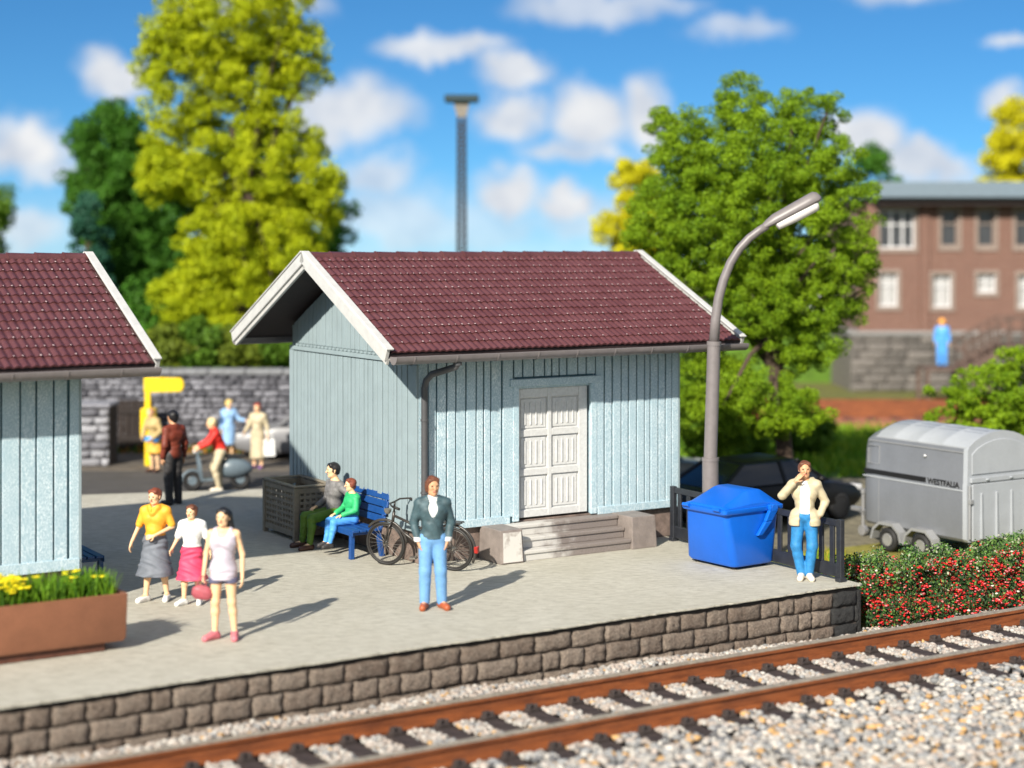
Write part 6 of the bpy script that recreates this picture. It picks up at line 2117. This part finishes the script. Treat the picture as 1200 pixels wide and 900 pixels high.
tree('yellow_tree', 'tall yellow green tree between the two shed roofs', (XA(282, y), y, 1.1),
     [E_(300, 100, 50, 50, y), E_(215, 95, 55, 70, y), E_(225, 190, 62, 60, y), E_(320, 190, 60, 70, y), E_(265, 290, 55, 60, y), E_(300, 285, 80, 75, y), E_(345, 80, 45, 45, y, 1.0), E_(378, 205, 26, 40, y, .8), E_(350, 250, 45, 50, y, 1.0), E_(185, 200, 30, 40, y, .8), E_(270, 25, 110, 60, y), E_(270, 350, 75, 50, y), E_(215, 350, 38, 32, y, .8), E_(330, 320, 60, 50, y)],
     LF_YELLOW, 1000, 170, .30, .048, 12, core=.35, trunk_r=.24, trunk_top=(XA(275, y), y, ZA(150, y)), limbs=20, shell=.62)
y = 57.0
tree('dark_tree', 'dark green round tree half hidden by the tall yellow green one', (XA(145, y), y, 1.1),
     [E_(130, 165, 48, 45, y), E_(125, 225, 50, 60, y), E_(165, 240, 60, 70, y), E_(150, 310, 65, 70, y), E_(190, 320, 50, 60, y), E_(100, 165, 20, 18, y, .5)],
     LF_DARK, 600, 150, .34, .062, 13, core=.3, trunk_r=.2, limbs=10)
y = 54.0
tree('conifer', 'slim blue green conifer beside the ridge of the cropped shed', (XA(104, y), y, 1.1),
     [E_(102, 255, 13, 30, y, .4), E_(104, 295, 20, 40, y, .6), E_(106, 335, 27, 40, y, .8), E_(108, 370, 32, 35, y, .9)], LF_BLUE, 110, 110, .28, .07, 14, trunk_r=.12, limbs=6)
y = 60.0
tree('dark_tree', 'dark tree filling the gap between the yellow green tree and the shed roof', (XA(392, y), y, 1.1),
     [E_(385, 235, 30, 50, y), E_(375, 275, 40, 50, y), E_(340, 285, 60, 80, y), E_(230, 300, 60, 80, y), E_(290, 220, 60, 90, y)], LF_DARK, 220, 110, .45, .10, 15, trunk_r=.2, limbs=8)
y = 62.0
tree('small_tree', 'small green tree cut by the left picture edge above the cropped roof', (XA(-8, y), y, 1.1), [E_(-6, 240, 20, 28, y), E_(-12, 262, 20, 28, y), E_(-10, 310, 14, 40, y)], LF_MID, 50, 110, .4, .08, 16, limbs=5)
y = 66.0
tree('yellow_tree', 'golden slender tree peeping out left of the bright green tree', (XA(738, y), y, GZ), [E_(741, 205, 21, 28, y, .8), E_(722, 270, 22, 24, y, .8), E_(750, 250, 24, 60, y, .9), E_(735, 320, 34, 50, y)], LF_GOLD, 120, 110, .38, .09, 17, limbs=8)
y = 80.0
tree('yellow_tree', 'golden tree rising behind the grey roof of the brick building', (XA(1180, y), y, GZ), [E_(1188, 160, 24, 38, y), E_(1172, 185, 30, 26, y), E_(1205, 190, 34, 60, y), E_(1190, 250, 44, 60, y)], LF_GOLD, 130, 120, .5, .11, 18, limbs=8)
tree('dark_tree', 'dark tree top just showing between the bright green tree and the brick building', (XA(1030, 78), 78, GZ), [E_(1030, 200, 24, 26, 78), E_(1020, 250, 36, 60, 78), E_(1000, 300, 40, 70, 78)], LF_DARK, 110, 110, .5, .11, 19, limbs=6)

# shrubs along the terrace behind the wall
def shrub(label, px, py, rx, ry, y, mat, seed, group=None, n=70, per=110, r=.25, leaf=.06, zb=None, name='shrub', extra=()):
    z0 = zb if zb is not None else GZ
    base = (XA(px, y), y, z0)
    ells = [E_(px, py, rx, ry, y)] + [E_(*e, y) for e in extra]
    return tree(name, label, base, ells, mat, n, per, r, leaf, seed, trunk_r=.05, cat='shrub', group=group, limbs=6, shell=.35)
SH = [(196, 408, 30, 26, LF_SHRUB, 'olive green shrub above the wall, nearest the cropped shed roof'), (238, 404, 30, 28, LF_MID, 'mid green shrub above the wall under the yellow green tree'),
      (285, 408, 32, 26, LF_SHRUB, 'olive green shrub above the wall right under the white roof corner'), (328, 410, 30, 26, LF_MID, 'mid green shrub above the wall touching the shed gable')]
for i, (px, py, rx, ry, mt, lb) in enumerate(SH):
    shrub(lb, px, py, rx, ry, 46.2, mt, 40 + i, 'shrubs along the top of the boundary wall', n=60, zb=1.15)
y = 48.5
shrub('dark green undergrowth bush beneath the dark tree behind the wall', 180, 375, 60, 45, 52, LF_DARK, 47, n=90, zb=1.15, r=.35, leaf=.08)
shrub('dark bush in shade behind the olive shrubs and yellow tree', 300, 375, 70, 40, 53, LF_DARK, 48, n=90, zb=1.15, r=.35, leaf=.08)
# shrubs round the big tree
shrub('low green shrub between the shed wall and the lamp post', 812, 480, 26, 50, 43, LF_MID, 51, n=60)
shrub('leafy green shrub under the big tree behind the lamp post', 866, 520, 30, 22, 43.5, LF_MID, 52, n=60)
shrub('low shrub at the foot of the big tree trunk by the lawn', 940, 505, 34, 24, 45, LF_MID, 53, n=55)
y = 37.5
shrub('bright green bush behind the horse trailer roof', 1165, 465, 60, 45, 38.0, LF_BRIGHT, 54, n=260, per=140, r=.17, leaf=.036, extra=[(1105, 462, 22, 18), (1200, 440, 40, 40), (1150, 510, 80, 40)])

# ------------------------------------------------------------------ hedge with red berries
rng = np.random.default_rng(77)
hb_ = hp(5.05, -3.9, GZ)
hd_ = thing('berry_hedge', 'dense low hedge full of red berries beside the platform end', 'hedge', hb_, AU)
LH = 8.0
n_c = 760
cu_ = rng.uniform(0, LH, n_c); cv = rng.uniform(-.42, .55, n_c)
tz = .93 + .09 * np.sin(cu_ * 1.9) + .08 * np.sin(cu_ * 4.3 + 1) + .0 * cu_ - .9 * np.clip(np.abs(cv) - .2, 0, 1)
tz = np.minimum(tz, .72 + cu_ * .5) + rng.uniform(-.14, .10, n_c)
cv = np.where(rng.uniform(0, 1, n_c) < .25, rng.uniform(-.68, -.35, n_c), cv)
tz = np.where(cv < -.42, tz * .45, tz)
cz = tz * rng.uniform(.10, 1.0, n_c) ** .6
cc = np.stack([cu_, cv - .12 * (cz < .3), cz], 1)
m_ = rng.integers(95, 165, n_c)
ix = np.repeat(np.arange(n_c), m_)
dd = rng.normal(0, 1, (len(ix), 3)); dd /= np.linalg.norm(dd, axis=1)[:, None]
P = cc[ix] + dd * (rng.uniform(.3, 1, len(ix)) ** .6 * .17)[:, None]
P[:, 2] = np.maximum(P[:, 2], .03)
V, Q = leaves(P, rng.uniform(.014, .031, len(P)), dd, rng)
mi = rng.choice(4, len(Q), p=[.48, .26, .21, .05])
HG1 = leafmat('hedge_green', (.06, .16, .03), (.20, .34, .08), .25)
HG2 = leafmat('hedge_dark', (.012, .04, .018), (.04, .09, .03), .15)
HG3 = leafmat('hedge_red_leaf', (.16, .025, .02), (.32, .05, .04), .25)
HG4 = leafmat('hedge_pale_leaf', (.30, .36, .22), (.50, .50, .36), .25)
# greener near the top, darker and redder low down
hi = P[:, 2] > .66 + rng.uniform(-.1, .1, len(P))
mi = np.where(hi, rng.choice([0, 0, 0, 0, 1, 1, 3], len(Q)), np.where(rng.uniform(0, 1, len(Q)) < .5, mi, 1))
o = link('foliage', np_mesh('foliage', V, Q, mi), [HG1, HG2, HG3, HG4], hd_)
# berries
nb = 8500
ix = rng.integers(0, n_c, nb)
clus = rng.normal(0, .05, (nb, 3))
dsp = rng.normal(0, 1, (n_c, 3)); dsp[:, 1] = -np.abs(dsp[:, 1]); dsp /= np.linalg.norm(dsp, axis=1)[:, None]
Pb = cc[ix] + dsp[ix] * .17 + clus
sel = (Pb[:, 2] < .88) & (Pb[:, 2] > .05)
Pb = Pb[sel]
BERR = M('red_berries', (.58, .012, .014), .35, var=.1, island=.4, bump=0)
BERP = M('pink_blossom', (.62, .16, .17), .5, var=.1, island=.3, bump=0)
BERW = M('pale_blossom', (.68, .62, .50), .6, var=.1, island=.2, bump=0)
tag(pebbles('berries', Pb, rng.uniform(.014, .029, len(Pb)), [(BERR, .76), (BERP, .21), (BERW, .03)], rng, 0), kind='stuff')
bpy.data.objects['berries'].parent = hd_
tw = MB()
for _ in range(60):
    a = (rng.uniform(0, LH), rng.uniform(-.3, .4), 0)
    tw.tube([a, (a[0] + rng.uniform(-.2, .2), a[1] + rng.uniform(-.2, .2), .3), (a[0] + rng.uniform(-.3, .3), a[1] + rng.uniform(-.3, .3), .55)], [.012, .009, .004], 5)
tw.build('twigs', bark('twig_bark', (.09, .05, .03)), hd_)

# low dark undergrowth closing the foot of the big tree, grass tufts
def tufts(name, quad, n, z, hmin, hmax, w, mats, seed):
    rng = np.random.default_rng(seed)
    V, Q = strip_leaves(n, rng, 0, 1, 0, 1, 0, hmin, hmax, w)
    A, B, C_, D = [np.array(q) for q in quad]
    i = np.arange(len(V)) // 6
    b = V.reshape(-1, 6, 3)
    root = b[:, :2, :2].mean(1)
    off = b[:, :, :2] - root[:, None, :]
    s, t = root[:, 0:1], root[:, 1:2]
    pos = A * (1 - s) * (1 - t) + B * s * (1 - t) + C_ * s * t + D * (1 - s) * t
    b[:, :, :2] = pos[:, None, :] + off
    b[:, :, 2] += z
    mi = np.repeat(rng.integers(0, len(mats), n), 1)
    return tag(link(name, np_mesh(name, b.reshape(-1, 3), Q, np.concatenate([mi, mi])), mats), kind='stuff')
tufts('lawn_grass', [(3, 41), (24, 41), (26, 52), (3, 52)], 14000, GZ, .10, .30, .03, [GRASS, leafmat('lawn_blades', (.16, .30, .02), (.30, .40, .03), .3)], 5)
tufts('verge_grass', [tuple(hp(4.95, -4.0))[:2], tuple(hp(9, -3.2))[:2], tuple(hp(9, .8))[:2], tuple(hp(4.95, .8))[:2]], 5000, GZ, .05, .16, .012, [leafmat('dry_blades', (.34, .30, .03), (.50, .42, .05), .3), GRASS], 6)
tufts('wall_foot_weeds', [(-11, 43.3), (0, 43.3), (0, 44.1), (-11, 44.1)], 1600, ROADZ, .06, .25, .02, [GRASSD, leafmat('rusty_weeds', (.30, .13, .02), (.45, .20, .03), .3)], 7)
# ------------------------------------------------------------------ sky, sun, camera
SUN_AZ, SUN_EL = R(25.0), R(31.5)                        # direction the light travels (from +Y towards +X), height
sv = Vector((math.sin(SUN_AZ) * math.cos(SUN_EL), math.cos(SUN_AZ) * math.cos(SUN_EL), -math.sin(SUN_EL)))
sl = bpy.data.lights.new('sun', 'SUN')
sl.energy = 5.0; sl.angle = R(1.0); sl.color = (1.0, .935, .82)
so = bpy.data.objects.new('sun', sl); COL.objects.link(so)
so.rotation_euler = sv.to_track_quat('-Z', 'Y').to_euler()
so.location = (-20, -20, 30)

w = bpy.data.worlds.new('World'); SC.world = w
w.use_nodes = True
nt = w.node_tree; t = NT(nt)
bg = nt.nodes['Background']
bg.inputs['Strength'].default_value = .088
sky = t.n('ShaderNodeTexSky', sky_type='NISHITA')
sky.sun_disc = False
sky.sun_elevation = SUN_EL
sky.sun_rotation = math.atan2(-sv.x, -sv.y)
sky.air_density = 1.0; sky.dust_density = .4; sky.ozone_density = 2.0
tc = t.n('ShaderNodeTexCoord')
mp = t.n('ShaderNodeMapping'); mp.inputs['Scale'].default_value = (1, 1, 1.6); mp.inputs['Location'].default_value = (0, 0, .10)
t.l(tc.outputs['Generated'], mp.inputs['Vector'])
nv = t.n('ShaderNodeVectorMath', operation='NORMALIZE'); t.l(mp.outputs[0], nv.inputs[0])
t.l(nv.outputs[0], sky.inputs['Vector'])
hs = t.n('ShaderNodeHueSaturation'); hs.inputs['Saturation'].default_value = 1.25; hs.inputs['Value'].default_value = 1.0
t.l(sky.outputs[0], hs.inputs['Color'])
# cumulus clouds at compass directions (bearing tangent, elevation tangent)
sp = t.n('ShaderNodeSeparateXYZ'); t.l(tc.outputs['Generated'], sp.inputs[0])
ysafe = t.math('MAXIMUM', sp.outputs[1], .02)
A = t.math('DIVIDE', sp.outputs[0], ysafe); B = t.math('DIVIDE', sp.outputs[2], ysafe)
cb = t.n('ShaderNodeCombineXYZ'); t.l(A, cb.inputs[0]); t.l(B, cb.inputs[1])
nz = t.n('ShaderNodeTexNoise'); nz.inputs['Scale'].default_value = 22; nz.inputs['Detail'].default_value = 8; nz.inputs['Roughness'].default_value = .68
t.l(cb.outputs[0], nz.inputs['Vector'])
ds = t.n('ShaderNodeVectorMath', operation='SUBTRACT'); t.l(nz.outputs['Color'], ds.inputs[0]); ds.inputs[1].default_value = (.5, .5, .5)
dm = t.n('ShaderNodeVectorMath', operation='SCALE'); t.l(ds.outputs[0], dm.inputs[0]); dm.inputs['Scale'].default_value = .05
nzb = t.n('ShaderNodeTexNoise'); nzb.inputs['Scale'].default_value = 9; nzb.inputs['Detail'].default_value = 2
t.l(cb.outputs[0], nzb.inputs['Vector'])
dsb = t.n('ShaderNodeVectorMath', operation='SUBTRACT'); t.l(nzb.outputs['Color'], dsb.inputs[0]); dsb.inputs[1].default_value = (.5, .5, .5)
dmb = t.n('ShaderNodeVectorMath', operation='SCALE'); t.l(dsb.outputs[0], dmb.inputs[0]); dmb.inputs['Scale'].default_value = .035
ad0 = t.n('ShaderNodeVectorMath', operation='ADD'); t.l(cb.outputs[0], ad0.inputs[0]); t.l(dm.outputs[0], ad0.inputs[1])
ad = t.n('ShaderNodeVectorMath', operation='ADD'); t.l(ad0.outputs[0], ad.inputs[0]); t.l(dmb.outputs[0], ad.inputs[1])
CL_ = [(128, 82, 50, 30, 1), (30, 168, 62, 34, 1), (60, 190, 55, 22, .8), (30, 262, 70, 34, .75), (415, 135, 75, 42, .95), (385, 150, 60, 36, .9), (450, 205, 50, 24, .75), (470, 255, 95, 45, .62),
       (520, 62, 82, 18, .9), (600, 88, 52, 20, .95), (596, 135, 52, 28, .95), (688, 135, 52, 40, 1), (758, 130, 38, 44, 1), (668, 178, 70, 16, .8), (590, 222, 45, 30, 1), (655, 238, 40, 26, 1), (690, 262, 90, 34, .6), (560, 262, 80, 30, .5),
       (1010, 160, 52, 44, 1), (1075, 186, 78, 26, .95), (1110, 215, 80, 20, .7), (1176, 106, 34, 20, .9), (1190, 48, 40, 10, .8), (860, 40, 60, 22, .6), (300, 10, 80, 20, .8), (700, 5, 110, 22, .7), (1060, -20, 90, 26, .7), (-120, 120, 90, 40, 1), (1320, 150, 110, 40, 1), (-260, 60, 90, 40, 1), (1500, 90, 120, 50, 1)]
tot = None
for (px, py, rx, ry, am) in CL_:
    s_ = t.n('ShaderNodeVectorMath', operation='SUBTRACT'); t.l(ad.outputs[0], s_.inputs[0]); s_.inputs[1].default_value = ((px - HX) / FPX, (HY - py) / FPX, 0)
    m_ = t.n('ShaderNodeVectorMath', operation='MULTIPLY'); t.l(s_.outputs[0], m_.inputs[0]); m_.inputs[1].default_value = (FPX / rx, FPX / ry, 0)
    ln = t.n('ShaderNodeVectorMath', operation='LENGTH'); t.l(m_.outputs[0], ln.inputs[0])
    f = t.rng(ln.outputs['Value'], 1.25, .45, 0, am, True)
    tot = f if tot is None else t.math('MAXIMUM', tot, f)
low = t.rng(B, .05, -.01, 0, .34, True)
tot = t.math('MAXIMUM', tot, low)
ahead = t.rng(sp.outputs[1], .05, .25, 0, 1)
# loose clouds out of view, added as warm white fill light
n2 = t.noise(tc.outputs['Generated'], 3.2, 6, .6)
rest = t.math('MULTIPLY', t.rng(n2, .40, .58, .10, .85, True), t.math('SUBTRACT', 1, ahead))
tot = t.math('MULTIPLY', tot, ahead)
nsh = t.noise(cb.outputs[0], 30, 4)
ccol = t.mix(t.rng(nsh, .35, .65, 0, 1), c4((4.7, 5.1, 5.8)), c4((6.9, 6.95, 7.0)))
blue = t.mix(1.0, hs.outputs[0], c4((.56, .90, 1.04)), 'MULTIPLY')
fin = t.mix(tot, blue, ccol)
fin = t.mix(rest, fin, c4((6.4, 6.15, 5.6)))
t.l(fin, bg.inputs['Color'])

cam = bpy.data.cameras.new('camera')
co = bpy.data.objects.new('camera', cam); COL.objects.link(co)
co.location = (0, 0, CAMH); co.rotation_euler = (R(90), 0, 0)
cam.sensor_fit = 'HORIZONTAL'; cam.sensor_width = 36.0
cam.lens = 36.0 * FPX / 1200.0
cam.shift_y = -(450.0 - HY) / 1200.0
cam.clip_start = .1; cam.clip_end = 6000
cam.dof.use_dof = True
cam.dof.focus_distance = 25.6
cam.dof.aperture_fstop = (cam.lens / 1000.0) / .20
cam.dof.aperture_blades = 9
SC.camera = co
vs_ = SC.view_settings
SC.display_settings.display_device = 'sRGB'
vs_.view_transform = 'Standard'; vs_.look = 'None'; vs_.exposure = .58; vs_.gamma = 1.0
vs_.use_curve_mapping = False
SC.render.engine = 'CYCLES'
SC.cycles.use_denoising = True
SC.cycles.max_bounces = 6; SC.cycles.diffuse_bounces = 3; SC.cycles.glossy_bounces = 3; SC.cycles.transmission_bounces = 3; SC.cycles.transparent_max_bounces = 4
SC.cycles.sample_clamp_indirect = 6.0
SC.cycles.caustics_reflective = False; SC.cycles.caustics_refractive = False
